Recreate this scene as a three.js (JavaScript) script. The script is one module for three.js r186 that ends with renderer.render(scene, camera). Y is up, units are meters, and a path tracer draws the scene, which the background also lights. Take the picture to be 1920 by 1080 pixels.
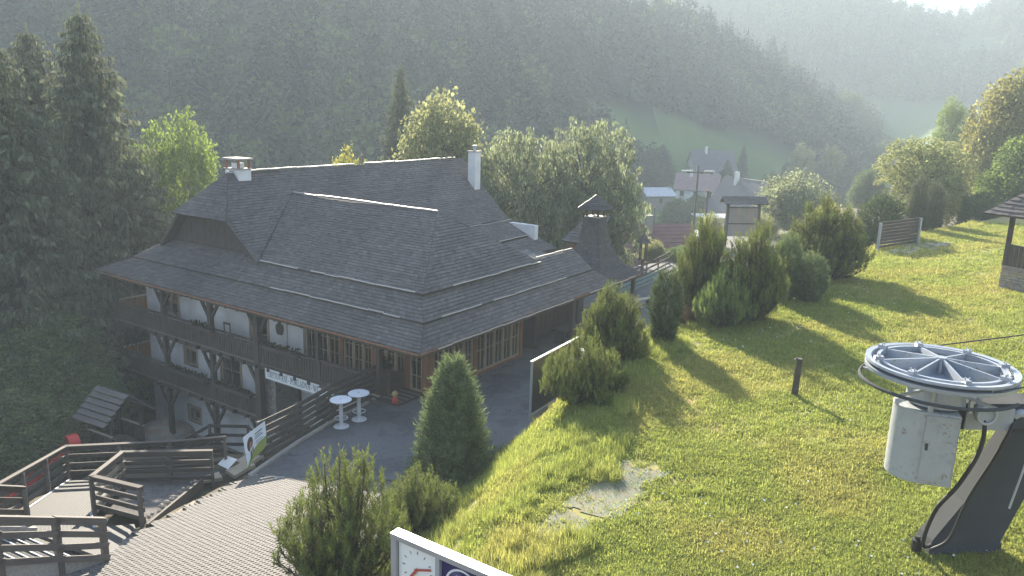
import * as THREE from 'three';
import { mergeGeometries } from 'three/addons/utils/BufferGeometryUtils.js';

// ---------- camera, sky, sun, exposure, air ----------
const scene = new THREE.Scene();
const camera = new THREE.PerspectiveCamera(40.2, 16 / 9, 0.3, 4000);
camera.rotation.order = 'YXZ';
camera.position.set(0, 12, 0);
camera.rotation.set(-13.2 * Math.PI / 180, 0, 1.7 * Math.PI / 180);
const renderer = new THREE.WebGLRenderer({ antialias: true });
renderer.toneMapping = THREE.LinearToneMapping;
renderer.toneMappingExposure = 4.9;
renderer.shadowMap.enabled = true;
const SUN_AZ = -9.5 * Math.PI / 180, SUN_EL = 19.5 * Math.PI / 180;
const sunDir = new THREE.Vector3(Math.sin(SUN_AZ) * Math.cos(SUN_EL), Math.sin(SUN_EL), -Math.cos(SUN_AZ) * Math.cos(SUN_EL));
const sun = new THREE.DirectionalLight(new THREE.Color(1, 0.9, 0.74), 5);
sun.position.copy(sunDir).multiplyScalar(300);
sun.target.position.set(0, 0, -30);
sun.castShadow = true;
sun.shadow.mapSize.set(4096, 4096);
Object.assign(sun.shadow.camera, { left: -70, right: 70, top: 70, bottom: -70, near: 1, far: 700 });
scene.add(sun, sun.target);
{ // morning sky: pale blue, milky near the horizon, a broad aureole round the sun
  const W = 256, Hh = 128, d = new Float32Array(W * Hh * 4);
  for (let j = 0; j < Hh; j++) for (let i = 0; i < W; i++) {
    const el = ((j + 0.5) / Hh - 0.5) * Math.PI, az = ((i + 0.5) / W - 0.5) * 2 * Math.PI;
    const x = Math.cos(az) * Math.cos(el), y = Math.sin(el), z = Math.sin(az) * Math.cos(el);
    const c = Math.max(0, x * sunDir.x + y * sunDir.y + z * sunDir.z), k = Math.pow(1 - Math.max(0, y), 2.2);
    const a = 0.6 * Math.pow(c, 40) + 0.2 * Math.pow(c, 9);
    const o = (j * W + i) * 4;
    d[o] = 0.085 + 0.15 * k + a; d[o + 1] = 0.13 + 0.145 * k + a * 0.95; d[o + 2] = 0.22 + 0.11 * k + a * 0.86; d[o + 3] = 1;
  }
  const t = new THREE.DataTexture(d, W, Hh, THREE.RGBAFormat, THREE.FloatType);
  t.mapping = THREE.EquirectangularReflectionMapping; t.minFilter = t.magFilter = THREE.LinearFilter; t.needsUpdate = true;
  scene.background = t; scene.environment = t;
}
scene.fog = new THREE.FogExp2(new THREE.Color(0.8, 0.93, 1), 0.0012);

// ---------- helpers ----------
let seed = 12345;
const rnd = () => { seed = (seed + 0x6d2b79f5) | 0; let t = Math.imul(seed ^ (seed >>> 15), 1 | seed); t = (t + Math.imul(t ^ (t >>> 7), 61 | t)) ^ t; return ((t ^ (t >>> 14)) >>> 0) / 4294967296; };
const rr = (a, b) => a + (b - a) * rnd();
const reseed = (n) => { seed = n * 7919 + 17; };
const V = (x, y, z) => new THREE.Vector3(x, y, z);
const clamp = (x, a, b) => Math.min(b, Math.max(a, x));
const ss = (a, b, x) => { const t = clamp((x - a) / (b - a), 0, 1); return t * t * (3 - 2 * t); };
const hash = (i, j, s) => { let h = Math.imul(i, 374761393) + Math.imul(j, 668265263) + Math.imul(s, 974711); h = Math.imul(h ^ (h >>> 13), 1274126177); return ((h ^ (h >>> 16)) >>> 0) / 4294967296; };
function vnoise(x, y, s = 1, per = 0) {
  const i = Math.floor(x), j = Math.floor(y), f = x - i, g = y - j, w = (n) => per ? ((n % per) + per) % per : n;
  const u = f * f * (3 - 2 * f), v = g * g * (3 - 2 * g);
  const a = hash(w(i), w(j), s), b = hash(w(i + 1), w(j), s), c = hash(w(i), w(j + 1), s), e = hash(w(i + 1), w(j + 1), s);
  return a + (b - a) * u + (c - a) * v + (a - b - c + e) * u * v;
}
const fbm = (x, y, s = 1, o = 4) => { let a = 0, k = 0.5, n = 0; for (let i = 0; i < o; i++) { a += k * vnoise(x, y, s + i); n += k; x *= 2; y *= 2; k *= 0.5; } return a / n; };
const tnoise = (u, v, p, s, o = 4) => { let a = 0, k = 0.5, n = 0; for (let i = 0; i < o; i++) { a += k * vnoise(u * p, v * p, s + i, p); n += k; p *= 2; k *= 0.55; } return a / n; };
function tex(N, M, fn, metresU, metresV) {
  const d = new Uint8Array(N * M * 4);
  for (let j = 0; j < M; j++) for (let i = 0; i < N; i++) {
    const c = fn(i / N, j / M), o = (j * N + i) * 4;
    for (let k = 0; k < 3; k++) d[o + k] = clamp(Math.round((Array.isArray(c) ? c[k] : c) * 255), 0, 255);
    d[o + 3] = 255;
  }
  const t = new THREE.DataTexture(d, N, M, THREE.RGBAFormat);
  t.wrapS = t.wrapT = THREE.RepeatWrapping; t.magFilter = THREE.LinearFilter; t.minFilter = THREE.LinearMipmapLinearFilter;
  t.repeat.set(1 / metresU, 1 / metresV); t.needsUpdate = true;
  return t;
}
// grain runs along u
const grainT = tex(512, 256, (u, v) => { const a = vnoise(u * 6, v * 64, 3, 64), b = vnoise(u * 12, v * 128, 5, 128), c = tnoise(u, v, 4, 9, 3); return 0.42 + 0.26 * a + 0.16 * b + 0.3 * c; }, 2.4, 0.7);
const blotchT = tex(256, 256, (u, v) => 0.62 + 0.38 * tnoise(u, v, 4, 21, 6), 3.1, 3.1);
const speckT = tex(512, 512, (u, v) => 0.45 + 0.35 * tnoise(u, v, 96, 31, 2) + 0.25 * tnoise(u, v, 5, 37, 5), 3.7, 3.7);
const soilT = tex(256, 256, (u, v) => { const a = tnoise(u, v, 10, 41, 5), b = tnoise(u, v, 40, 47, 2); return [0.5 + 0.5 * a, 0.45 + 0.5 * a * b + 0.2 * b, 0.35 + 0.5 * b]; }, 2.3, 2.3);
const stoneT = tex(256, 256, (u, v) => { const a = tnoise(u, v, 6, 51, 5), b = tnoise(u, v, 32, 57, 3); return 0.35 + 0.4 * a + 0.3 * b; }, 1.7, 1.7);
const asphaltT = tex(1024, 1024, (u, v) => { const a = tnoise(u, v, 5, 111, 5), f = tnoise(u, v, 220, 113, 2), s = tnoise(u, v, 14, 117, 4), c1 = Math.abs(tnoise(u, v, 6, 121, 4) - 0.5), st = ss(0.6, 0.72, tnoise(u, v, 9, 125, 4)); return 0.55 + 0.3 * a + 0.28 * (f - 0.5) - 0.1 * ss(0.55, 0.7, s) - (c1 < 0.006 && s > 0.42 ? 0.25 : 0) - 0.16 * st; }, 13, 13);
const weatherT = tex(512, 512, (u, v) => { const d = 0.86 + 0.14 * tnoise(u, v, 6, 131, 5), r = ss(0.62, 0.74, tnoise(u, v, 22, 135, 4)) * ss(0.45, 0.6, tnoise(u, v, 4, 139, 3)), g = ss(0.6, 0.8, tnoise(u, v, 11, 143, 5)) * 0.12; return [d - g - 0.3 * r, d - g - 0.45 * r, d - g - 0.55 * r]; }, 1.1, 1.1);
const grateT = tex(64, 64, (u, v) => ((u * 4 % 1) < 0.3 || (v * 2 % 1) < 0.16) ? 1 : 0.22, 0.16, 0.16);
const C = (r, g, b) => new THREE.Color().setRGB(r, g, b);
const mat = (r, g, b, o = {}) => new THREE.MeshStandardMaterial({ color: C(r, g, b), roughness: 0.85, ...o });
const wood = (r, g, b, o = {}) => mat(r, g, b, { map: grainT, bumpMap: grainT, bumpScale: 0.004, ...o });
const M = {
  darkWood: wood(0.085, 0.068, 0.052), greyWood: wood(0.14, 0.12, 0.105), paleWood: wood(0.5, 0.43, 0.34), orangeWood: wood(0.42, 0.2, 0.085), brownWood: wood(0.3, 0.135, 0.065),
  frameWood: wood(0.46, 0.36, 0.25), railWood: wood(0.085, 0.07, 0.058), deckWood: wood(0.17, 0.15, 0.13),
  plaster: mat(0.82, 0.82, 0.8, { map: blotchT, bumpMap: speckT, bumpScale: 0.004 }),
  shingle: wood(0.14, 0.128, 0.12, { vertexColors: true, roughness: 0.9 }), spire: wood(0.085, 0.08, 0.08, { vertexColors: true, roughness: 0.95 }), flash: mat(0.5, 0.47, 0.42, { map: blotchT, roughness: 0.6 }),
  stone: mat(0.36, 0.34, 0.31, { map: stoneT, bumpMap: stoneT, bumpScale: 0.02 }), slab: mat(0.42, 0.36, 0.27, { map: stoneT, bumpMap: stoneT, bumpScale: 0.01 }),
  asphalt: mat(0.15, 0.15, 0.155, { map: asphaltT, bumpMap: speckT, bumpScale: 0.006, roughness: 0.9 }), concrete: mat(0.4, 0.37, 0.33, { map: speckT, bumpMap: speckT, bumpScale: 0.004 }),
  soil: mat(0.2, 0.17, 0.12, { map: soilT, bumpMap: soilT, bumpScale: 0.02 }), gravel: mat(0.4, 0.38, 0.35, { map: soilT, bumpMap: soilT, bumpScale: 0.03 }),
  glass: new THREE.MeshPhysicalMaterial({ color: C(0.9, 0.95, 0.95), transmission: 1, thickness: 0, roughness: 0.04, ior: 1.5 }),
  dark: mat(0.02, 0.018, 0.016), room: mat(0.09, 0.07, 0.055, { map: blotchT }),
  galv: mat(0.5, 0.53, 0.56, { map: blotchT, metalness: 0.55, roughness: 0.5, bumpMap: speckT, bumpScale: 0.0006 }), paintGrey: mat(0.42, 0.45, 0.47, { map: blotchT, roughness: 0.5, metalness: 0.1 }),
  steel: mat(0.36, 0.4, 0.45, { map: weatherT, metalness: 0.35, roughness: 0.42 }), darkSteel: new THREE.MeshPhysicalMaterial({ color: C(0.08, 0.085, 0.088), map: blotchT, roughness: 0.9, specularIntensity: 0.3 }), rubber: mat(0.02, 0.02, 0.02, { roughness: 0.6 }),
  cabinet: mat(0.36, 0.385, 0.39, { map: weatherT, roughness: 0.45 }), rust: mat(0.25, 0.12, 0.06, { map: stoneT }), lime: mat(0.72, 0.72, 0.74, { map: blotchT, roughness: 0.55 }),
  tableTop: mat(0.78, 0.8, 0.84, { map: blotchT, roughness: 0.35 }), red: mat(0.42, 0.035, 0.025, { roughness: 0.4 }), whitePaint: mat(0.8, 0.8, 0.78, { map: blotchT, roughness: 0.5 }),
  paver: mat(0.18, 0.167, 0.152, { map: speckT, bumpMap: speckT, bumpScale: 0.004 }), grate: mat(0.065, 0.065, 0.064, { map: grateT, bumpMap: grateT, bumpScale: 0.01, roughness: 0.75 }), redRoof: mat(0.24, 0.13, 0.115, { map: blotchT }), greyRoof: mat(0.13, 0.13, 0.14, { map: blotchT }),
  bark: mat(0.1, 0.075, 0.055, { map: stoneT, bumpMap: stoneT, bumpScale: 0.02 }), birchBark: mat(0.4, 0.38, 0.34, { map: stoneT }), boardDark: mat(0.028, 0.03, 0.034, { map: blotchT, roughness: 0.3 }),
};
for (const m of [M.glass]) m.side = THREE.DoubleSide;
const leafMat = (r, g, b, tr = 0.45) => new THREE.MeshPhysicalMaterial({ color: C(r, g, b), roughness: 0.95, transmission: tr, thickness: 0, specularIntensity: 0.3, side: THREE.DoubleSide, vertexColors: true });

// MB collects boxes, bars, tubes and planes and merges them into one named mesh
class MB {
  constructor() { this.p = []; this.u = []; this.c = null; }
  tri(a, b, c, ua, ub, uc) { this.p.push(a.x, a.y, a.z, b.x, b.y, b.z, c.x, c.y, c.z); this.u.push(...ua, ...ub, ...uc); return this; }
  quad(a, b, c, d, su = rnd() * 5, sv = rnd() * 5) {
    const L = b.distanceTo(a), W = d.distanceTo(a), A = [su, sv], B = [su + L, sv], D = [su, sv + W], E = [su + L, sv + W];
    this.tri(a, b, c, A, B, E); this.tri(a, c, d, A, E, D); return this;
  }
  hexa(v) { // eight corners: bottom ring 0-3, top ring 4-7 (counter-clockwise seen from outside top); first edge 0-1 is the long axis
    const su = rnd() * 5, q = (a, b, c, d) => this.quad(v[a], v[b], v[c], v[d], su, rnd() * 5);
    q(4, 5, 6, 7); q(1, 0, 3, 2); q(0, 1, 5, 4); q(2, 3, 7, 6); q(1, 2, 6, 5); q(3, 0, 4, 7); return this;
  }
  box(x0, x1, y0, y1, z0, z1) {
    const X = x1 - x0, Y = y1 - y0, Z = z1 - z0;
    if (Y >= X && Y >= Z) return this.bar(V((x0 + x1) / 2, y0, (z0 + z1) / 2), V((x0 + x1) / 2, y1, (z0 + z1) / 2), X, Z, V(0, 0, 1));
    if (Z > X) return this.bar(V((x0 + x1) / 2, (y0 + y1) / 2, z0), V((x0 + x1) / 2, (y0 + y1) / 2, z1), X, Y);
    return this.bar(V(x0, (y0 + y1) / 2, (z0 + z1) / 2), V(x1, (y0 + y1) / 2, (z0 + z1) / 2), Z, Y);
  }
  bar(a, b, w, h, up = V(0, 1, 0)) { // w across, h along up
    const d = b.clone().sub(a).normalize();
    let s = V().crossVectors(d, up); if (s.lengthSq() < 1e-6) s = V(1, 0, 0).cross(d); s.normalize();
    const n = V().crossVectors(s, d).normalize(); s.multiplyScalar(w / 2); n.multiplyScalar(h / 2);
    const P = (o, i, j) => o.clone().addScaledVector(s, i).addScaledVector(n, j);
    return this.hexa([P(a, 1, -1), P(b, 1, -1), P(b, -1, -1), P(a, -1, -1), P(a, 1, 1), P(b, 1, 1), P(b, -1, 1), P(a, -1, 1)]);
  }
  slab(pts, th) { // convex planar polygon, counter-clockwise seen from its top, thickened downwards along its normal
    const n = V().crossVectors(pts[1].clone().sub(pts[0]), pts[2].clone().sub(pts[0])).normalize().multiplyScalar(-th);
    const e = pts[1].clone().sub(pts[0]).normalize(), f = V().crossVectors(n, e).normalize(), uv = (p) => [p.clone().sub(pts[0]).dot(e), p.clone().sub(pts[0]).dot(f)];
    const lo = pts.map((p) => p.clone().add(n));
    for (let i = 1; i + 1 < pts.length; i++) { this.tri(pts[0], pts[i], pts[i + 1], uv(pts[0]), uv(pts[i]), uv(pts[i + 1])); this.tri(lo[0], lo[i + 1], lo[i], uv(pts[0]), uv(pts[i + 1]), uv(pts[i])); }
    for (let i = 0; i < pts.length; i++) { const j = (i + 1) % pts.length; this.quad(lo[i], lo[j], pts[j], pts[i]); }
    return this;
  }
  geom(g, m) {
    g = g.index ? g.toNonIndexed() : g.clone(); if (m) g.applyMatrix4(m);
    const p = g.attributes.position.array, u = g.attributes.uv?.array;
    for (let i = 0; i < p.length; i++) this.p.push(p[i]);
    for (let i = 0; i < p.length / 3; i++) this.u.push(u ? u[i * 2] : p[i * 3], u ? u[i * 2 + 1] : p[i * 3 + 1]);
    return this;
  }
  cyl(a, b, r0, r1 = r0, seg = 12) {
    const d = b.clone().sub(a), g = new THREE.CylinderGeometry(r1, r0, d.length(), seg), q = new THREE.Quaternion().setFromUnitVectors(V(0, 1, 0), d.clone().normalize());
    const uv = g.attributes.uv; for (let i = 0; i < uv.count; i++) uv.setXY(i, uv.getY(i) * d.length(), uv.getX(i) * r0 * 6.28);
    return this.geom(g, new THREE.Matrix4().compose(a.clone().add(b).multiplyScalar(0.5), q, V(1, 1, 1)));
  }
  tube(pts, r, seg = 40, rad = 8) { return this.geom(new THREE.TubeGeometry(new THREE.CatmullRomCurve3(pts), seg, r, rad)); }
  geometry() {
    const g = new THREE.BufferGeometry();
    g.setAttribute('position', new THREE.Float32BufferAttribute(this.p, 3)); g.setAttribute('uv', new THREE.Float32BufferAttribute(this.u, 2));
    if (this.c) g.setAttribute('color', new THREE.Float32BufferAttribute(this.c, 3));
    g.computeVertexNormals(); return g;
  }
  build(name, m, parent = scene) { return mesh(name, this.geometry(), m, parent); }
}
const names = new Map();
function numbered(n) { const k = names.get(n) ?? 0; names.set(n, k + 1); return k ? n + '_' + String(k).padStart(3, '0') : n; }
function mesh(name, g, m, parent = scene) {
  const o = new THREE.Mesh(g, m); o.name = parent === scene ? numbered(name) : name; o.castShadow = o.receiveShadow = true; parent.add(o); return o;
}
function tag(o, label, category, group, kind) { if (label) o.userData.label = label; if (category) o.userData.category = category; if (group) o.userData.group = group; if (kind) o.userData.kind = kind; return o; }
function thing(name, label, category, at = [0, 0, 0], turn = 0, group) {
  const o = new THREE.Group(); o.name = numbered(name); o.position.set(...at); o.rotation.y = turn; scene.add(o); return tag(o, label, category, group);
}
function copy(src, at, turn, scale, label) {
  const c = src.clone(); c.name = numbered(src.name.replace(/_\d{3}$/, '')); scene.add(c); c.position.set(...at); c.rotation.y = turn; c.scale.setScalar(1);
  if (Array.isArray(scale)) c.scale.set(...scale); else c.scale.setScalar(scale);
  c.userData = { ...src.userData, label }; return c;
}
const stuff = (o) => { o.userData.kind = 'stuff'; return o; };

// ---------- the lie of the land ----------
const TOE = [[-3.0, -8], [-3.3, -15], [-2.8, -18.5], [-2.1, -20.5], [-1.5, -24], [0.8, -28], [2.2, -31.5], [5, -36], [7.7, -39.8], [14, -45], [22, -52], [32, -60], [50, -75]];
const EDGE = [[-4.6, -32], [-6.76, -28], [-7.6, -26], [-8.5, -23.4], [-9.3, -17.5], [-9.6, -15], [-10, -6]];
const R1 = [[-300, -150, 64], [-60, -220, 46], [54, -295, 37], [97, -326, 25], [127, -348, 10], [165, -380, -12]];
const R2 = [[-65, -533, 80], [85, -520, 84], [195, -488, 76], [239, -465, 61], [283, -436, 73], [390, -312, 86]];
function along(pts, x, z) { // [distance, signed distance, place along]
  let best = [1e9, 0, 0];
  for (let i = 0; i + 1 < pts.length; i++) {
    const [ax, az] = pts[i], [bx, bz] = pts[i + 1], dx = bx - ax, dz = bz - az, t = clamp(((x - ax) * dx + (z - az) * dz) / (dx * dx + dz * dz), 0, 1), d = Math.hypot(x - ax - t * dx, z - az - t * dz);
    if (d < best[0]) best = [d, Math.sign(dx * (z - az) - dz * (x - ax)) * d, i + t];
  }
  return best;
}
function ridge(R, x, z, slope) { const [d, , s] = along(R, x, z), i = Math.min(Math.floor(s), R.length - 2); return R[i][2] + (R[i + 1][2] - R[i][2]) * (s - i) - slope * d; }
const smax = (a, b, k) => { const h = Math.max(k - Math.abs(a - b), 0) / k; return Math.max(a, b) + h * h * k * 0.25; };
const rampY = (z) => z > -23.3 ? 0.24 * (z + 23.3) : 0;
const lawnY = (x, z) => 4.3 + 0.06 * (x - 8) + 0.02 * (z + 16);
function land(x, z) { // { y, lawn: share of lawn, wood: share of valley }
  const r = Math.hypot(x, z);
  let val = -9 + 13 * ss(250, 390, r) * ss(40, 104, x) + 12 * ss(0.45, 0.56, x / Math.max(1, -z)) * ss(-60, -90, z);
  val = smax(val, ridge(R1, x, z, 0.62) + 4 * (fbm(x / 40, z / 40, 71, 3) - 0.5), 8); val = smax(val, ridge(R2, x, z, 0.5) + 11 * (fbm(x / 60, z / 60, 75, 3) - 0.5), 10);
  const far = ss(62 + 18 * ss(14, 20, x), 100 + 18 * ss(14, 20, x), r - 30 * ss(26, 45, x));
  if (far >= 1) return { y: val, lawn: 0, wood: 1 };
  const b = rampY(z), e = along(EDGE, x, z)[1];
  let g = b;
  if (e > 0) {
    const low = -2.6 - 3.6 * ss(3, 12, e), up = b - 0.3, near = up + (-5 - up) * ss(5, 9, e), t = ss(-27.5, -25.5, z);
    g = b + (low * (1 - t) + near * t - b) * ss(0, 0.6, e);
  }
  const q = along(TOE, x, z)[1], L = lawnY(x, z), s = ss(0, 4.6, q);
  let lw = 0;
  if (L > g && q > 0) { lw = s; g += (L - g) * s + ss(0.2, 1.5, q) * (0.16 * (fbm(x / 1.7, z / 1.7, 5, 3) - 0.5) + 0.3 * (fbm(x / 9, z / 9, 8, 2) - 0.5) * s); }
  return { y: g * (1 - far) + val * far, lawn: lw * (1 - far), wood: far, q };
}
const landY = (x, z) => land(x, z).y;

// ---------- ground: one sheet to the far hills ----------
{
  const axis = (lo, a, b, hi, fine, grow) => { const o = []; for (let x = a; x <= b; x += fine) o.push(x); let s = fine; while (o[0] > lo) { s *= grow; o.unshift(o[0] - s); } s = fine; while (o[o.length - 1] < hi) { s *= grow; o.push(o[o.length - 1] + s); } return o; };
  const xs = axis(-560, -30, 42, 620, 0.4, 1.1), zs = axis(-680, -70, -4, 40, 0.4, 1.1), p = [], c = [], u = [], id = [];
  for (const z of zs) for (const x of xs) {
    const g = land(x, z); p.push(x, g.y, z); u.push(x, z);
    const n = fbm(x / 3, z / 3, 11, 4), k = 0.75 + 0.5 * n, worn = ss(0.52, 0.68, fbm(x / 4 + 3, z / 4, 15, 4));
    let col = [0.085, 0.075, 0.045];                                      // trodden soil and gravel
    const gr = [0.28 + 0.05 * worn, 0.3 - 0.01 * worn, 0.095 + 0.04 * worn];
    col = col.map((v, i) => v + (gr[i] - v) * ss(0.02, 0.3, g.lawn));
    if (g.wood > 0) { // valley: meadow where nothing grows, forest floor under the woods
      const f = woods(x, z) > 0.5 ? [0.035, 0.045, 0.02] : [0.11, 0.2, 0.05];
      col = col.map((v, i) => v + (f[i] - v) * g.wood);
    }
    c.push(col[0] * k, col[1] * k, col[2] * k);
  }
  const W = xs.length;
  for (let j = 0; j + 1 < zs.length; j++) for (let i = 0; i + 1 < W; i++) { const a = j * W + i; id.push(a, a + W, a + 1, a + 1, a + W, a + W + 1); }
  const g = new THREE.BufferGeometry();
  g.setAttribute('position', new THREE.Float32BufferAttribute(p, 3)); g.setAttribute('color', new THREE.Float32BufferAttribute(c, 3)); g.setAttribute('uv', new THREE.Float32BufferAttribute(u, 2)); g.setIndex(id); g.computeVertexNormals();
  tag(mesh('ground', g, mat(1, 1, 1, { vertexColors: true, map: soilT, bumpMap: soilT, bumpScale: 0.03, roughness: 1 })), null, null, null, 'structure');
}
// where the far woods stand (0 meadow .. 1 forest)
function woods(x, z) {
  const d1 = along(R1, x, z), h = landY0(x, z), n = fbm(x / 30, z / 30, 61, 3);
  const r2 = ridge(R2, x, z, 0.5), onFar = r2 > ridge(R1, x, z, 0.62);
  if (!onFar) { if (ridge(R1, x, z, 0.62) < -7) return 0; if (x > 18 && x < 95 && z < -190) return h > 9 + 10 * (n - 0.5) + Math.max(0, (38 - x) * 0.25) - Math.max(0, (x - 62) * 0.42) ? 1 : 0; return h > -5.5 ? 1 : 0; }
  if (x > 214 && x < 262 && h > 36 && h < 52 && n > 0.4) return 0;       // clearing high on the far slope
  return h > 16 + 8 * (n - 0.5) ? 1 : 0;
}
function landY0(x, z) { return landY(x, z); }

// a flat sheet over a polygon, as triangles that follow the land
function sheet(name, pts, m, y, parent) {
  const s = new THREE.Shape(pts.map(([x, z]) => new THREE.Vector2(x, -z))), g = new THREE.ShapeGeometry(s);
  g.rotateX(-Math.PI / 2); g.translate(0, y, 0);
  const p = g.attributes.position, u = new Float32Array(p.count * 2); for (let i = 0; i < p.count; i++) { u[i * 2] = p.getX(i); u[i * 2 + 1] = p.getZ(i); }
  g.setAttribute('uv', new THREE.BufferAttribute(u, 2));
  return mesh(name, g, m, parent);
}
tag(sheet('asphalt_terrace', [[-8.35, -23.35], [-4.9, -32.0], [-4.4, -34], [2, -42], [4, -50], [9.6, -60], [22, -69], [27, -64], [22, -50], [10, -38], [3, -28], [0, -22.6], [-6, -22.9]], M.asphalt, 0.012), null, null, null, 'structure');
tag(sheet('parking_area', [[15.5, -66], [28, -61], [33, -70], [20, -77]], M.asphalt, 0.016), null, null, null, 'structure');
{ // kerb between asphalt and grid pavers, and along the terrace edge
  const b = new MB(), E2 = [[-8.3, -23.35], [-7.45, -26], [-6.6, -28.1], [-4.9, -31.6]];
  for (let i = 0; i < 3; i++) b.bar(V(E2[i][0], 0.03, E2[i][1]), V(E2[i + 1][0], 0.03, E2[i + 1][1]), 0.14, 0.12);
  b.bar(V(-8.3, 0.03, -23.32), V(-2.0, 0.03, -22.7), 0.1, 0.1);
  tag(b.build('kerb', M.concrete), null, null, null, 'structure');
}
{ // driveway of concrete grid pavers: soil sheet below, a real lattice of concrete on it
  const soil = new MB(), pts = [[-8.25, -23.25], [-9.0, -17.5], [-9.2, -14], [-8.8, -9.5], [-3.4, -9.5], [-3.4, -15], [-2.6, -19.5], [-2.0, -22.66]];
  const inside = (x, z) => { let c = false; for (let i = 0, j = pts.length - 1; i < pts.length; j = i++) { const [a, b] = pts[i], [d, e] = pts[j]; if ((b > z) !== (e > z) && x < (d - a) * (z - b) / (e - b) + a) c = !c; } return c; };
  const P = (x, z, y) => V(x, rampY(z) + y, z);
  for (let z = -23.4; z < -9.4; z += 0.5) for (let x = -9.4; x < -1.6; x += 0.5) if (inside(x + 0.25, z + 0.25)) soil.quad(P(x, z, 0.014), P(x, z + 0.5, 0.014), P(x + 0.5, z + 0.5, 0.014), P(x + 0.5, z, 0.014), x, z);
  const d = soil.build('driveway', M.soil); tag(d, null, null, null, 'structure');
  const th = 2.29, ca = Math.cos(th), sa = Math.sin(th), lat = new MB(), o = V(-5.5, 0, -17), S = 0.15, T = 0.115;
  const W2 = (i, j) => [o.x + (i * S) * ca - (j * T) * sa, o.z + (i * S) * sa + (j * T) * ca];
  const piece = (x0, z0, x1, z1, w, h) => { if (inside((x0 + x1) / 2, (z0 + z1) / 2)) { const j = () => (rnd() - 0.5) * 0.006; lat.bar(P(x0, z0, 0.04 + j()), P(x1, z1, 0.04 + j()), w, h); } };
  for (let i = -90; i <= 90; i++) for (let j = -130; j <= 130; j += 4) { const [a, b] = W2(i, j), [c, e] = W2(i, j + 4); piece(a, b, c, e, 0.046, 0.08); }
  for (let j = -130; j <= 130; j++) for (let i = -90; i <= 90; i += 4) { const [a, b] = W2(i, j), [c, e] = W2(i + 4, j); piece(a, b, c, e, 0.05, 0.076); }
  stuff(lat.build('paver_lattice', M.paver, d));
}
{ // worn track mats sunk into the turf
  const quadMat = (A, B, D, E) => { // four corners, ragged edges
    const b = new MB(), n = 26, P = (i, j) => { const u = i / n, v = j / n, x = (A[0] * (1 - u) + B[0] * u) * (1 - v) + (E[0] * (1 - u) + D[0] * u) * v, z = (A[1] * (1 - u) + B[1] * u) * (1 - v) + (E[1] * (1 - u) + D[1] * u) * v; return V(x, landY(x, z) + 0.018, z); };
    for (let i = 0; i < n; i++) for (let j = 0; j < n; j++) { const e = Math.min(i, j, n - 1 - i, n - 1 - j), q = P(i + .5, j + .5); if (fbm(q.x * 2.1, q.z * 2.1, 77, 4) + e * 0.14 < 0.5) continue; b.quad(P(i, j), P(i, j + 1), P(i + 1, j + 1), P(i + 1, j), i * .08, j * .1); }
    return b;
  };
  const m = mat(0.2, 0.225, 0.165, { map: soilT, bumpMap: speckT, bumpScale: 0.02, roughness: 1 });
  tag(quadMat([2.5, -17.2], [3.75, -16.4], [2.2, -14.2], [1.15, -14.95]).build('worn_track', m), null, null, null, 'structure');
  tag(quadMat([1.1, -15.0], [1.9, -13.9], [0.6, -12.2], [-0.05, -13.2]).build('worn_track', m), null, null, null, 'structure');
}
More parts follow.
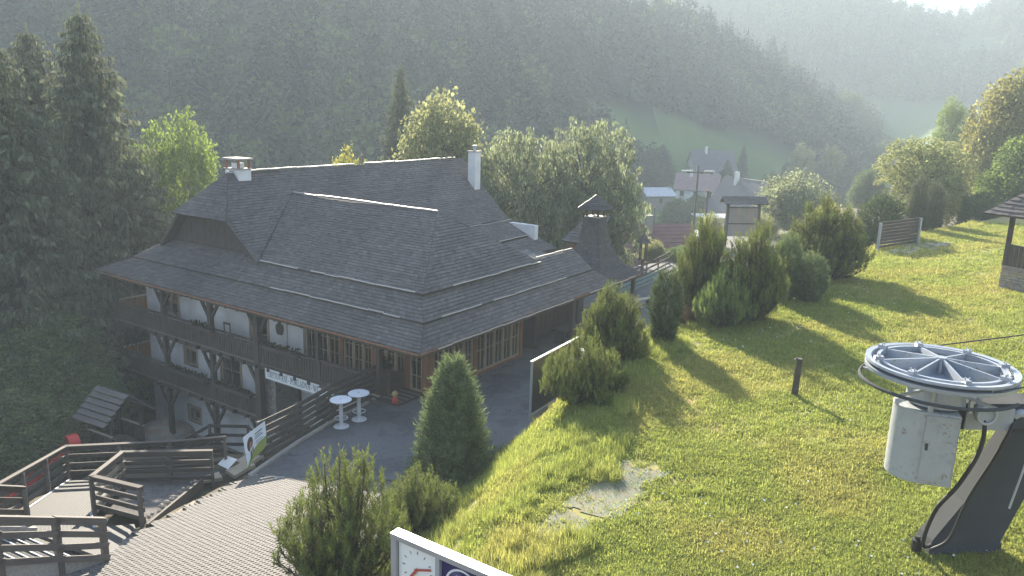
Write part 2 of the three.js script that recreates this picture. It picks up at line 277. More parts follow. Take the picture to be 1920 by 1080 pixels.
{ // grass: short tufts on the lawn, long ones on the bank; nobody could count it
  const tuft = (n, h0, h1, spread, w, lean) => {
    const p = [], c = [];
    for (let i = 0; i < n; i++) {
      const a = rr(0, 6.28), r = Math.sqrt(rnd()) * spread, h = rr(h0, h1), x = Math.cos(a) * r, z = Math.sin(a) * r, b = rr(0, 6.28), l = h * rr(0.15, lean), dx = Math.cos(b), dz = Math.sin(b), k = rr(0.7, 1.3);
      const m = [x + dx * l * 0.35, h * 0.6, z + dz * l * 0.35], t = [x + dx * l, h, z + dz * l], sx = -dz * w / 2, sz = dx * w / 2;
      p.push(x - sx, -0.02, z - sz, x + sx, -0.02, z + sz, m[0] + sx * .8, m[1], m[2] + sz * .8, x - sx, -0.02, z - sz, m[0] + sx * .8, m[1], m[2] + sz * .8, m[0] - sx * .8, m[1], m[2] - sz * .8, m[0] - sx * .8, m[1], m[2] - sz * .8, m[0] + sx * .8, m[1], m[2] + sz * .8, ...t);
      for (let q = 0; q < 9; q++) c.push(k, k, k * 0.9);
    }
    const g = new THREE.BufferGeometry(); g.setAttribute('position', new THREE.Float32BufferAttribute(p, 3)); g.setAttribute('color', new THREE.Float32BufferAttribute(c, 3)); g.computeVertexNormals(); return g;
  };
  const place = (name, label, g, tries, m, accept) => {
    const mats = [], cols = [], q = new THREE.Matrix4(), e = new THREE.Euler(), qt = new THREE.Quaternion();
    for (let i = 0; i < tries; i++) {
      const r = 10.5 + 52 * Math.pow(rnd(), 1.5), a = rr(-0.42, 0.66), x = Math.sin(a) * r, z = -Math.cos(a) * r, l = land(x, z), s = accept(x, z, l); if (!s) continue;
      e.set(rr(-.2, .2), rr(0, 6.28), rr(-.2, .2)); q.compose(V(x, l.y, z), qt.setFromEuler(e), V(s, s * rr(.8, 1.2), s)); mats.push(...q.elements);
      const n = fbm(x / 2.2, z / 2.2, 91, 4), y = ss(.42, .72, n), k = rr(.75, 1.2); cols.push((0.92 + .22 * y) * k, (0.97 + .07 * y) * k, (0.9 + .3 * y) * k);
    }
    const o = new THREE.InstancedMesh(g, m, mats.length / 16); o.name = numbered(name); o.instanceMatrix.array.set(mats); o.castShadow = o.receiveShadow = true;
    o.instanceColor = new THREE.InstancedBufferAttribute(new Float32Array(cols), 3); scene.add(o); tag(o, label, 'grass', null, 'stuff'); return mats.length / 16;
  };
  const gm = leafMat(0.36, 0.385, 0.105, 0.55), worn = (x, z) => ss(0.5, 0.66, fbm(x / 1.3 + 3, z / 1.3, 15, 4));
  const seg = (x, z, ax, az, bx, bz, r) => { const t = clamp(((x - ax) * (bx - ax) + (z - az) * (bz - az)) / ((bx - ax) ** 2 + (bz - az) ** 2), 0, 1); return Math.hypot(x - ax - t * (bx - ax), z - az - t * (bz - az)) < r; }, onMat = (x, z) => seg(x, z, 3.0, -16.6, 1.8, -14.8, .6) || seg(x, z, 1.3, -14.3, .4, -12.8, .48);
  reseed(3);
  const short = tuft(16, 0.02, 0.062, 0.1, 0.012, 1.5), long = tuft(22, 0.16, 0.42, 0.13, 0.013, 0.9);
  const a = place('lawn_grass', 'short mown grass of the sunlit lawn round the lift', short, 200000, gm, (x, z, l) => l.lawn > .55 && rnd() > (onMat(x, z) ? 0.93 : .6 * worn(x, z)) ? rr(.8, 1.5) * (1 + Math.hypot(x, z) / 55) : 0);
  const b = place('bank_grass', 'long uncut grass on the bank along the asphalt and under the bushes', long, 60000, gm, (x, z, l) => { const w = fbm(x / 1.1, z / 1.1, 33, 3); return l.lawn > .04 && (l.lawn < .93 ? w > .42 : l.lawn < .999 || l.q < 5.6 ? w > .52 : w > .83) ? rr(.45, 1.0) * (l.lawn < .999 || l.q < 5.6 ? 1 : .5) : 0; });
  console.log('grass', a, b);
  // daisies
  const dg = new THREE.CircleGeometry(0.022, 6); dg.rotateX(-1.2); const dm = [], q = new THREE.Matrix4();
  for (let i = 0; i < 900; i++) { const r = 12 + 40 * Math.pow(rnd(), 1.2), an = rr(-.1, .62), x = Math.sin(an) * r, z = -Math.cos(an) * r, l = land(x, z); if (l.lawn < .8 || fbm(x / 3, z / 3, 19, 3) < .5) continue; q.makeRotationY(rr(-.7, .7)).setPosition(x, l.y + .09, z); dm.push(...q.elements); }
  const d = new THREE.InstancedMesh(dg, mat(.8, .8, .76, { side: THREE.DoubleSide }), dm.length / 16); d.name = 'daisies'; d.instanceMatrix.array.set(dm); scene.add(d); tag(d, 'tiny white daisies scattered over the sunlit lawn', 'flowers', null, 'stuff');
}

// ---------- the inn ----------
const TH = -0.5917, HC = [-3.4, 0, -31.0];
const inn = thing('mountain_inn', 'big old timber and white plaster inn with dark shingle roofs, wooden galleries and bell turret', 'inn', HC, TH);
const v3 = (a) => V(...a);
function shingleSlope(mb, pts, course = 0.17, wide = 0.26, lift = 0.035) {
  const P = pts.map(v3), n = V().crossVectors(P[1].clone().sub(P[0]), P[2].clone().sub(P[0])).normalize(); if (n.y < 0) n.negate();
  const c = V(0, 1, 0).cross(n).normalize(), up = V().crossVectors(n, c), o = P[0], q = P.map((p) => [p.clone().sub(o).dot(c), p.clone().sub(o).dot(up)]);
  const range = (b) => { let lo = 1e9, hi = -1e9; for (let i = 0; i < q.length; i++) { const [a0, b0] = q[i], [a1, b1] = q[(i + 1) % q.length]; if ((b0 - b) * (b1 - b) <= 0 && b0 !== b1) { const a = a0 + (a1 - a0) * (b - b0) / (b1 - b0); lo = Math.min(lo, a); hi = Math.max(hi, a); } } return [lo, hi]; };
  const b0 = Math.min(...q.map((r) => r[1])), b1 = Math.max(...q.map((r) => r[1])), N = Math.max(1, Math.round((b1 - b0) / course)), st = (b1 - b0) / N;
  const W = (a, b, h) => o.clone().addScaledVector(c, a).addScaledVector(up, b).addScaledVector(n, h);
  mb.c ??= [];
  for (let k = 0; k < N; k++) {
    const lo = range(b0 + k * st + 1e-4), hi = range(b0 + (k + 1) * st - 1e-4), cnt = Math.max(1, Math.ceil(Math.max(lo[1] - lo[0], hi[1] - hi[0]) / wide));
    const off = rnd() * 0.5, row = rr(0.93, 1.07);
    for (let i = 0; i < cnt; i++) {
      const t0 = clamp((i + (i ? off : 0)) / cnt, 0, 1), t1 = clamp((i + 1 + (i + 1 < cnt ? off : 0)) / cnt, 0, 1); if (t1 - t0 < 1e-3) continue;
      const A = (t) => lo[0] + (lo[1] - lo[0]) * t, B = (t) => hi[0] + (hi[1] - hi[0]) * t, j = rr(-0.018, 0.012), l = lift * rr(0.7, 1.3), bb = b0 + k * st, tb = b0 + (k + 1) * st;
      const a = W(A(t0), bb + j, l), b = W(A(t1), bb + j, l), d = W(B(t1), tb, 0.006), e = W(B(t0), tb, 0.006), x = W(A(t0), bb + j, -0.01), y = W(A(t1), bb + j, -0.01);
      const m = mb.p.length; mb.quad(b, d, e, a); mb.quad(x, y, b, a);
      const k2 = row * rr(0.84, 1.18) * (0.72 + 0.56 * fbm(a.x * .45 + 40, a.z * .45 + a.y + 40, 151, 4)); for (let z = m; z < mb.p.length; z += 3) mb.c.push(k2, k2 * rr(0.97, 1.0), k2 * rr(0.95, 1.02));
    }
  }
  return mb;
}
function roofSlope(parent, pts, th = 0.1, course, name = 'roof_slope') {
  const r = shingleSlope(new MB(), pts, course).build(name, name === 'spire_slope' || name === 'belfry_roof' ? M.spire : M.shingle, parent);
  const P = pts.map(v3), n = V().crossVectors(P[1].clone().sub(P[0]), P[2].clone().sub(P[0])); if (n.y < 0) P.reverse();
  n.normalize().multiplyScalar(n.y < 0 ? 0.012 : -0.012);
  new MB().slab(P.map((p) => p.clone().add(n)), th).build('roof_board', M.darkWood, r);
  return r;
}
const flashing = (parent, pts, w = 0.07, h = 0.05, y = 0.05, m = M.flash, breaks = 0.15) => { // weathered pale boards along a ridge or a tier edge
  for (let i = 0; i + 1 < pts.length; i++) {
    const a = v3(pts[i]), d = v3(pts[i + 1]), L = a.distanceTo(d), n = Math.ceil(L / 0.9);
    for (let k = 0; k < n; k++) { if (rnd() < breaks) continue; const p = a.clone().lerp(d, k / n), q = a.clone().lerp(d, (k + 0.99) / n), j = rr(-.02, .02); p.y += y + j; q.y += y + j + rr(-.015, .015); new MB().bar(p, q, w, h).build('ridge_board', m, parent); }
  }
};
reseed(11);
// main block: ridge towards the valley, half-hipped gable to the front
roofSlope(inn, [[-9.9, 4.351, 0.6], [-12.7, 7.11, -4], [-13.8, 8.2, -4], [-13.8, 8.2, -0.9], [-11.72, 6.147, 0.86]]);
roofSlope(inn, [[-9.9, 4.35, -8.3], [-9.9, 4.35, -20], [-13.8, 8.2, -20], [-13.8, 8.2, -4], [-12.7, 7.11, -4]]);
roofSlope(inn, [[-13.8, 8.2, -0.9], [-13.8, 8.2, -20], [-17.7, 4.35, -20], [-17.7, 4.35, 0.6], [-15.75, 6.27, 0.6]]);
roofSlope(inn, [[-15.95, 6.18, 0.9], [-11.65, 6.18, 0.9], [-13.8, 8.25, -0.92]]);
roofSlope(inn, [[-9.7, 4.28, -8.4], [-7.9, 3.5, -8.4], [-7.9, 3.5, -20.2], [-9.7, 4.28, -20.2]]);
roofSlope(inn, [[-7.8, 3.38, -8.5], [-6.2, 2.75, -8.5], [-6.2, 2.75, -20.4], [-7.8, 3.38, -20.4]]);
roofSlope(inn, [[-17.6, 4.3, 0], [-17.6, 4.3, -20], [-20.9, 2.9, -20], [-20.9, 2.9, 2.35]]);
// front pent roof in two tiers
roofSlope(inn, [[-17.6, 4.55, 0.08], [-18.93, 3.62, 1.4], [-9.9, 3.62, 1.4], [-9.9, 4.55, 0.08]]);
roofSlope(inn, [[-9.9, 4.55, 0.08], [-9.9, 3.62, 1.4], [0.98, 3.62, 1.4], [-0.34, 4.55, 0.08]]);
roofSlope(inn, [[-18.9, 3.55, 1.35], [-20.9, 2.8, 2.45], [1.7, 2.8, 2.45], [0.95, 3.55, 1.35]]);
// wing with its own ridge
roofSlope(inn, [[-9.9, 4.45, 0.42], [0.08, 4.45, 0.42], [-2.84, 7.05, -4], [-12.7, 7.05, -4]]);
roofSlope(inn, [[0.08, 4.45, 0.42], [0.08, 4.45, -8.4], [-2.84, 7.05, -4]]);
roofSlope(inn, [[0.08, 4.45, -8.4], [-9.9, 4.45, -8.4], [-12.7, 7.05, -4], [-2.84, 7.05, -4]]);
// right-hand pent roof, on past the wing to the porch
roofSlope(inn, [[-0.34, 4.55, 0.08], [0.98, 3.62, 1.4], [0.98, 3.62, -12.2], [-0.34, 4.55, -12.2]]);
roofSlope(inn, [[0.95, 3.55, 1.35], [1.7, 2.8, 2.45], [1.7, 2.8, -13.4], [0.95, 3.55, -12.4]]);
roofSlope(inn, [[-0.3, 4.52, -8.6], [-0.3, 4.52, -12.2], [-0.7, 3.5, -12.2], [-0.7, 3.5, -8.6]]);
flashing(inn, [[-13.8, 8.2, -0.9], [-13.8, 8.2, -20]], 0.12, 0.06, 0.07, M.flash, 0.06);
flashing(inn, [[-12.6, 7.05, -4], [-2.84, 7.05, -4]], 0.12, 0.05, 0.07, M.flash, 0.08);
flashing(inn, [[-9.9, 4.45, 0.44], [-0.3, 4.45, 0.44]], 0.05, 0.04, 0.03, M.flash, 0.12);
flashing(inn, [[-8, 3.63, 1.41], [0.6, 3.63, 1.41]], 0.05, 0.04, 0.03, M.flash, 0.14);
flashing(inn, [[0.1, 4.46, -1.5], [0.1, 4.46, -8.4]], 0.06, 0.04, 0.03, M.flash, 0.05);
flashing(inn, [[-0.33, 4.56, -8.6], [-0.33, 4.56, -12.2]], 0.06, 0.04, 0.03, M.flash, 0.05);
flashing(inn, [[0.99, 3.63, 0.3], [0.99, 3.63, -9.4]], 0.05, 0.04, 0.02, M.flash, 0.1);
flashing(inn, [[-9.68, 4.3, -12.5], [-9.68, 4.3, -20.2]], 0.06, 0.04, 0.03, M.flash, 0.1);
flashing(inn, [[-7.85, 3.5, -12.5], [-7.85, 3.5, -20.4]], 0.06, 0.04, 0.03, M.flash, 0.1);
// eaves boards and gutters
for (const [a, b] of [[[-20.9, 2.7, 2.48], [1.7, 2.7, 2.48]], [[1.73, 2.7, 2.46], [1.73, 2.7, -16.6]]]) {
  new MB().bar(v3(a), v3(b), 0.04, 0.16).build('fascia', M.darkWood, inn);
  const g = new MB(); g.cyl(v3(a).add(V(0, .05, .05)), v3(b).add(V(0, .05, .05)), 0.05, 0.05, 8); g.build('gutter', M.rust, inn);
}
flashing(inn, [[1.8, 2.74, 1.5], [1.8, 2.74, -16.6]], 0.05, 0.03, 0.04, M.flash, 0.12);
for (let x = -20.4, i = 0; x < 1.4; x += 0.85, i++) new MB().box(x, x + 0.12, 2.5, 2.64, 1.45, 2.3).build('rafter_end', M.darkWood, inn);
// boarded gable
for (let i = 0, w = 0.185; i < 42; i++) { const x = -17.7 + i * w, top = (u) => Math.min(6.2, 4.2 + Math.max(0, (u < -13.8 ? u + 17.75 : -9.85 - u))), z = rr(0, 0.015), g = 0.008, a = Math.max(4.16, top(x + g)), b = Math.max(4.16, top(x + w - g));
  new MB().hexa([V(x + g, 4.1, .06 + z), V(x + w - g, 4.1, .06 + z), V(x + w - g, 4.1, .02), V(x + g, 4.1, .02), V(x + g, a, .06 + z), V(x + w - g, b, .06 + z), V(x + w - g, b, .02), V(x + g, a, .02)]).build('plank', i % 3 ? M.darkWood : M.railWood, inn); }
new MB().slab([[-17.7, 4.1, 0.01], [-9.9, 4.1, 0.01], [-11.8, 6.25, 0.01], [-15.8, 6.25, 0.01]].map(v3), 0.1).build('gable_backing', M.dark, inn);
for (const s of [1, -1]) new MB().bar(V(-13.8 + s * 3.85, 4.3, .62), V(-13.8 + s * 1.95, 6.22, .62), 0.03, 0.16).build('barge_board', M.darkWood, inn);
// walls: plaster storeys with openings, dark plinth, side and back walls
function wallWith(parent, name, m, x0, x1, y0, y1, z0, z1, holes) {
  const xs = [...new Set([x0, x1, ...holes.flatMap((h) => [h[0], h[1]])])].sort((a, b) => a - b), b = new MB();
  for (let i = 0; i + 1 < xs.length; i++) { const a = xs[i], c = xs[i + 1], h = holes.find((q) => q[0] <= a && q[1] >= c); if (!h) b.box(a, c, y0, y1, z0, z1); else { if (h[2] > y0) b.box(a, c, y0, h[2], z0, z1); if (h[3] < y1) b.box(a, c, h[3], y1, z0, z1); } }
  return b.build(name, m, parent);
}
const upHoles = [[-18.35, -17.05, 0.45, 2.05], [-11.1, -9.85, 0.05, 2.1]], midHoles = [[-16.75, -15.75, -2.05, -1.2], [-13.65, -12.1, -2.6, -0.75]], lowHoles = [[-16.7, -15.75, -5.3, -4.5]];
wallWith(inn, 'wall', M.plaster, -20.0, -7.35, 0, 2.85, -0.2, 0.2, upHoles);
wallWith(inn, 'wall', M.plaster, -20.0, -9.2, -2.7, -0.3, -0.2, 0.2, midHoles);
wallWith(inn, 'wall', M.plaster, -20.0, -9.2, -6.05, -3.1, -0.2, 0.2, lowHoles);
new MB().box(-20.06, -9.2, -7.5, -6.05, -0.2, 0.28).build('plinth', M.stone, inn);
new MB().box(-20.0, -19.6, -7.5, 3.6, -20, -0.2).build('wall', M.plaster, inn);
new MB().box(-20.0, -7.4, -7.5, 4.2, -20, -19.6).build('wall', M.plaster, inn);
new MB().box(-7.6, -7.2, -3, 2.9, -20, -8.3).build('wall', M.plaster, inn);
new MB().box(-19.6, -7.6, -0.3, 0, -19.6, -0.2).build('inner_floor', M.deckWood, inn);
new MB().box(-19.6, -7.6, 2.85, 2.95, -19.6, 0.2).build('inner_ceiling', M.darkWood, inn);
// windows and doors in the plaster
function windowUnit(x0, x1, y0, y1, z, cols, rows, m = M.frameWood, depth = 0.08) {
  const f = new MB(), w = 0.07; f.box(x0, x1, y0, y0 + w, z - depth, z + .02); f.box(x0, x1, y1 - w, y1, z - depth, z + .02); f.box(x0, x0 + w, y0 + w, y1 - w, z - depth, z + .02); f.box(x1 - w, x1, y0 + w, y1 - w, z - depth, z + .02);
  const o = f.build('window', m, inn);
  new MB().box(x0 + w, x1 - w, y0 + w, y1 - w, z - .05, z - .044).build('pane', M.glass, o);
  for (let i = 1; i < cols; i++) { const x = x0 + (x1 - x0) * i / cols; new MB().box(x - .018, x + .018, y0 + w, y1 - w, z - .04, z - .005).build('muntin', m, o); }
  for (let j = 1; j < rows; j++) { const y = y0 + (y1 - y0) * j / rows; new MB().box(x0 + w, x1 - w, y - .016, y + .016, z - .038, z - .008).build('muntin', m, o); }
  return o;
}
for (const [h, c, r] of [[upHoles[0], 2, 2], [midHoles[0], 2, 1], [midHoles[1], 2, 2], [lowHoles[0], 2, 1]]) {
  windowUnit(h[0] + .02, h[1] - .02, h[2] + .02, h[3] - .02, 0.16, c, r);
  const s = new MB(); s.box(h[0] - .12, h[0], h[2] - .1, h[3] + .1, .2, .24); s.box(h[1], h[1] + .12, h[2] - .1, h[3] + .1, .2, .24); s.box(h[0], h[1], h[3], h[3] + .1, .2, .24); s.box(h[0], h[1], h[2] - .1, h[2], .2, .26); s.build('window_surround', M.frameWood, inn);
}
{ // the balcony door on the upper floor, dark glass in a timber frame
  const o = windowUnit(-11.08, -9.87, 0.05, 2.08, 0.16, 2, 3); o.name = 'balcony_door';
  const s = new MB(); s.box(-11.22, -11.1, 0, 2.2, .2, .24); s.box(-9.85, -9.73, 0, 2.2, .2, .24); s.box(-11.1, -9.85, 2.1, 2.2, .2, .24); s.build('door_surround', M.frameWood, inn);
  new MB().box(-18.3, -17.1, .95, 1.5, -.1, -.06).build('curtain', M.orangeWood, inn);
}
new MB().box(-8.46, -8.42, 0, 2.6, .2, .23).build('wall_batten', M.frameWood, inn);
{ // carved shield on the wall beside the door
  const s = new THREE.Shape(); s.moveTo(-.25, .12); s.quadraticCurveTo(-.22, .3, -.08, .3); s.quadraticCurveTo(-.08, .48, 0, .5); s.quadraticCurveTo(.08, .48, .08, .3); s.quadraticCurveTo(.22, .3, .25, .12); s.quadraticCurveTo(.22, -.12, .12, -.2); s.lineTo(-.12, -.2); s.quadraticCurveTo(-.22, -.12, -.25, .12);
  const m = new MB(); m.geom(new THREE.ExtrudeGeometry(s, { depth: .05, bevelEnabled: true, bevelSize: .015, bevelThickness: .015, bevelSegments: 2, curveSegments: 8 }), new THREE.Matrix4().makeTranslation(-8.95, 1.2, .2)); m.geom(new THREE.SphereGeometry(.09, 10, 8), new THREE.Matrix4().makeTranslation(-8.95, 1.42, .27)); m.build('wall_emblem', M.darkWood, inn);
}
// glazed veranda round the near corner
new MB().box(-7.3, 0.05, 0, .12, -.12, .12).build('sill_beam', M.brownWood, inn); new MB().box(-.12, .12, 0, .12, -6.8, -.12).build('sill_beam', M.brownWood, inn);
new MB().box(-7.3, .1, 2.1, 2.75, -.12, .12).build('head_beam', M.darkWood, inn); new MB().box(-.12, .12, 2.1, 2.75, -12.2, -.12).build('head_beam', M.darkWood, inn);
const bays = [-7.3, -6.55, -5.8, -5.05, -4.8, -4.2, -3.6, -3.05, -2.8, -2.25, -1.7, -1.15, -.9, -.2], posts = new Set([3, 7, 11]);
for (let i = 0; i + 1 < bays.length; i++) { const a = bays[i], b = bays[i + 1]; if (posts.has(i)) new MB().box(a, b, .12, 2.1, -.1, .14).build('veranda_post', M.brownWood, inn); else windowUnit(a + .01, b - .01, .12, 2.1, .08, 2, 3); }
new MB().box(-.2, .14, .12, 2.1, -.2, .14).build('veranda_post', M.brownWood, inn);
function sideWindow(z0, z1, y0, y1, x, cols, rows) {
  const f = new MB(), w = .06, m = M.frameWood; f.box(x - .08, x + .02, y0, y0 + w, z0, z1); f.box(x - .08, x + .02, y1 - w, y1, z0, z1); f.box(x - .08, x + .02, y0 + w, y1 - w, z0, z0 + w); f.box(x - .08, x + .02, y0 + w, y1 - w, z1 - w, z1);
  const o = f.build('window', m, inn); new MB().box(x - .05, x - .044, y0 + w, y1 - w, z0 + w, z1 - w).build('pane', M.glass, o);
  for (let i = 1; i < cols; i++) { const z = z0 + (z1 - z0) * i / cols; new MB().box(x - .04, x - .005, y0 + w, y1 - w, z - .018, z + .018).build('muntin', m, o); }
  for (let j = 1; j < rows; j++) { const y = y0 + (y1 - y0) * j / rows; new MB().box(x - .038, x - .008, y - .016, y + .016, z0 + w, z1 - w).build('muntin', m, o); }
}
const sideBays = [-.25, -.95, -1.65, -2.35, -3.0, -3.25, -3.95, -4.65, -5.35, -6.05, -6.7];
for (let i = 0; i + 1 < sideBays.length; i++) { const a = sideBays[i], b = sideBays[i + 1]; if (i === 4) new MB().box(-.1, .14, .12, 2.1, b, a).build('veranda_post', M.brownWood, inn); else sideWindow(b + .01, a - .01, .12, 2.1, .08, 2, 2); }
new MB().box(-.1, .14, 0, 2.7, -6.95, -6.72).build('veranda_post', M.brownWood, inn);
new MB().box(-7.3, -.12, -.3, .02, -8.2, -.12).build('veranda_floor', M.deckWood, inn); new MB().box(-7.3, -.12, 2.75, 2.85, -8.2, .1).build('veranda_ceiling', M.darkWood, inn);
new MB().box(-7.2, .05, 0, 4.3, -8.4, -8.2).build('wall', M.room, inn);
for (const [x, z] of [[-5.6, -2.2], [-3.2, -2.4], [-1.6, -4.6]]) { const t = new MB(); t.box(x - .7, x + .7, .72, .78, z - .45, z + .45); for (const i of [-1, 1]) for (const j of [-1, 1]) t.box(x + i * .6 - .04, x + i * .6 + .04, .02, .72, z + j * .36 - .04, z + j * .36 + .04); t.build('dining_table', M.brownWood, inn); }
// porch beyond the veranda: boarded back wall, posts, benches
for (let i = 0; i < 26; i++) new MB().box(-1.0, -.95 + rr(0, .012), 0, 2.75, -7.0 - (i + 1) * .2 + .008, -7.0 - i * .2).build('plank', i % 4 ? M.railWood : M.darkWood, inn);
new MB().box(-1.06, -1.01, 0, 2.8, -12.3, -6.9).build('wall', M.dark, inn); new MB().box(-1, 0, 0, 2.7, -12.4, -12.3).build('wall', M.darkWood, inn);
for (const [x, z] of [[1.35, -9.6], [1.35, -12.6], [1.35, -16.5], [-2.0, -16.5], [.1, -12.3]]) new MB().box(x - .1, x + .1, 0, 2.75, z - .1, z + .1).build('porch_post', M.darkWood, inn);
new MB().box(-2.0, -1.8, 0, 2.75, -16.5, -12.4).build('wall', M.darkWood, inn);
{ const t = new MB(); t.box(.1, .9, .7, .76, -11.3, -9.7); for (const z of [-11.1, -9.9]) t.box(.2, .8, 0, .7, z - .04, z + .04); t.build('porch_table', M.railWood, inn); }
// flat roof terrace behind the wing
new MB().box(-6.2, -.7, 3.0, 3.2, -16.5, -8.4).build('flat_roof', M.asphalt, inn);
// shingled spire over the porch
{
  const cx = -.3, cz = -14.6, prof = [[2.02, 2.25, 2.78], [1.2, 1.4, 3.35], [.88, .95, 3.95], [.64, .66, 4.6], [.44, .44, 6.05]], K = [[1, 1], [1, -1], [-1, -1], [-1, 1]];
  for (let k = 0; k + 1 < prof.length; k++) for (let s = 0; s < 4; s++) { const a = K[s], b = K[(s + 1) % 4], p = prof[k], q = prof[k + 1]; roofSlope(inn, [[cx + a[0] * p[0], p[2], cz + a[1] * p[1]], [cx + b[0] * p[0], p[2], cz + b[1] * p[1]], [cx + b[0] * q[0], q[2], cz + b[1] * q[1]], [cx + a[0] * q[0], q[2], cz + a[1] * q[1]]], .05, .17, 'spire_slope'); }
  for (const [i, j] of K) new MB().box(cx + i * .34 - .05, cx + i * .34 + .05, 6.0, 6.55, cz + j * .34 - .05, cz + j * .34 + .05).build('belfry_post', M.darkWood, inn);
  new MB().box(cx - .45, cx + .45, 6.02, 6.08, cz - .45, cz + .45).build('belfry_floor', M.flash, inn);
  new MB().geom(new THREE.LatheGeometry([[.005, .2], [.06, .19], [.09, .1], [.15, 0], [.13, 0]].map(([a, b]) => new THREE.Vector2(a, b)), 14), new THREE.Matrix4().makeTranslation(cx, 6.25, cz)).build('bell', M.rust, inn);
  for (let s = 0; s < 4; s++) { const a = K[s], b = K[(s + 1) % 4]; roofSlope(inn, [[cx + a[0] * .72, 6.48, cz + a[1] * .72], [cx + b[0] * .72, 6.48, cz + b[1] * .72], [cx, 7.25, cz]], .04, .14, 'belfry_roof'); }
  flashing(inn, [[cx, 7.24, cz], [cx - .72, 6.48, cz + .72]], .05, .04, .03, M.flash, 0);
  new MB().cyl(V(cx, 7.2, cz), V(cx, 7.5, cz), .02, .01, 6).build('finial', M.darkSteel, inn);
}
{ // small lean-to roof behind the spire with a boarded wall under it
  roofSlope(inn, [[-3.6, 4.05, -16.6], [-1.2, 4.05, -16.6], [-1.2, 5.6, -18.2], [-2.6, 5.6, -18.2]], .08, .2); roofSlope(inn, [[-3.6, 4.05, -16.6], [-2.6, 5.6, -18.2], [-3.6, 4.05, -19.8]], .08, .2);
  new MB().box(-3.3, -2.0, 2.7, 4.05, -18.6, -16.9).build('wall', M.brownWood, inn);
}
// galleries
const bal = (x0, x1, y0, y1, z, step, w, m) => { for (let x = x0; x < x1 - w; x += step) { const j = rr(-.006, .006); new MB().box(x, x + w, y0, y1, z - .015 + j, z + .015 + j).build('baluster', m, inn); } };
function gallery(y, x0, x1, slatFrom, slatTo, th) {
  new MB().box(x0, x1, y - .08, y, .28, 1.62).build('gallery_floor', M.deckWood, inn);
  new MB().box(x0 - .05, x1, y - .3, y - .085, 1.38, 1.6).build('gallery_beam', M.darkWood, inn);
  for (let x = x0 + .3; x < x1; x += .9) new MB().box(x - .07, x + .07, y - .24, y - .085, .2, 1.78).build('joist', M.darkWood, inn);
  new MB().box(x0 - .04, x1, y + .9, y + .97, 1.44, 1.58).build('handrail', M.railWood, inn);
  new MB().box(x0 - .04, x1, y + .06, y + .13, 1.46, 1.56).build('bottom_rail', M.darkWood, inn);
  bal(x0 + .1, x1, y - .12, y + .88, 1.59, .17, .125, M.darkWood);
  // the left-hand return
  new MB().box(x0, x0 + .95, y - .08, y, -8, .28).build('gallery_floor', M.deckWood, inn);
  new MB().box(x0 - .05, x0 + .07, y + .9, y + .97, -6, 1.42).build('handrail', M.paleWood, inn);
  for (let z = -3.6; z < 1.3; z += .19) new MB().box(x0 - .02, x0 + .02, y - .1, y + .9, z, z + .13).build('baluster', M.orangeWood, inn);
}
reseed(12);
gallery(0, -20.9, -1.2); gallery(-2.7, -20.9, -8.95);
new MB().box(-1.24, -1.16, -.1, .97, .14, 1.6).build('handrail', M.railWood, inn);
new MB().box(-20.95, 1.3, 2.45, 2.65, 1.4, 1.58).build('gallery_plate', M.darkWood, inn);
for (const x of [-20.85, -16.35, -12.45, -8.9]) {
  const w = x === -8.9 ? .17 : .12, lo = -7.2;
  new MB().box(x - w, x + w, lo, 2.45, 1.38, 1.62 + (x === -8.9 ? .05 : -.02)).build('gallery_post', M.darkWood, inn);
  for (const y of [2.42, -.32, -3.02]) for (const s of [-1, 1]) { if (x < -20 && s < 0) continue; if (x === -8.9 && s > 0 && y < 2) continue; new MB().bar(V(x + s * w * .8, y - .95, 1.5), V(x + s * .78, y + .02, 1.5), .12, .14).build('brace', M.darkWood, inn); }
}
for (const x of [-4.9, -1.3]) new MB().box(x - .1, x + .1, .1, 2.45, 1.42, 1.6).build('gallery_post', M.darkWood, inn);
// plants in boxes on the rails
function railBox(x0, x1, y) { const o = new MB().box(x0, x1, y - .02, y + .16, 1.62, 1.84).build('flower_box', M.railWood, inn), l = leafCloud(60 * (x1 - x0), () => V(rr(x0, x1), y + .2 + rr(0, .16), 1.72 + rr(-.14, .16)), .07, .12); mesh('plants', l, leafMat(.06, .055, .03, .3), o); o.children[0].userData.kind = 'stuff'; }
function leafCloud(n, at, s0, s1) {
  const p = [], c = [];
  for (let i = 0; i < n; i++) { const o = at(), a = V(rr(-1, 1), rr(-1, 1), rr(-1, 1)).normalize(), b = V(rr(-1, 1), rr(-1, 1), rr(-1, 1)).cross(a).normalize(), L = rr(s0, s1), k = rr(.65, 1.35);
    a.multiplyScalar(L); b.multiplyScalar(L * .45); p.push(o.x - a.x, o.y - a.y, o.z - a.z, o.x + b.x, o.y + b.y, o.z + b.z, o.x + a.x, o.y + a.y, o.z + a.z, o.x - a.x, o.y - a.y, o.z - a.z, o.x + a.x, o.y + a.y, o.z + a.z, o.x - b.x, o.y - b.y, o.z - b.z); for (let q = 0; q < 6; q++) c.push(k, k, k); }
  const g = new THREE.BufferGeometry(); g.setAttribute('position', new THREE.Float32BufferAttribute(p, 3)); g.setAttribute('color', new THREE.Float32BufferAttribute(c, 3)); g.computeVertexNormals(); return g;
}
for (const [a, b, y] of [[-8.4, -5.9, .84], [-13.6, -12.0, .84], [-16, -12.7, -1.86], [-12, -9.3, -1.86]]) railBox(a, b, y);
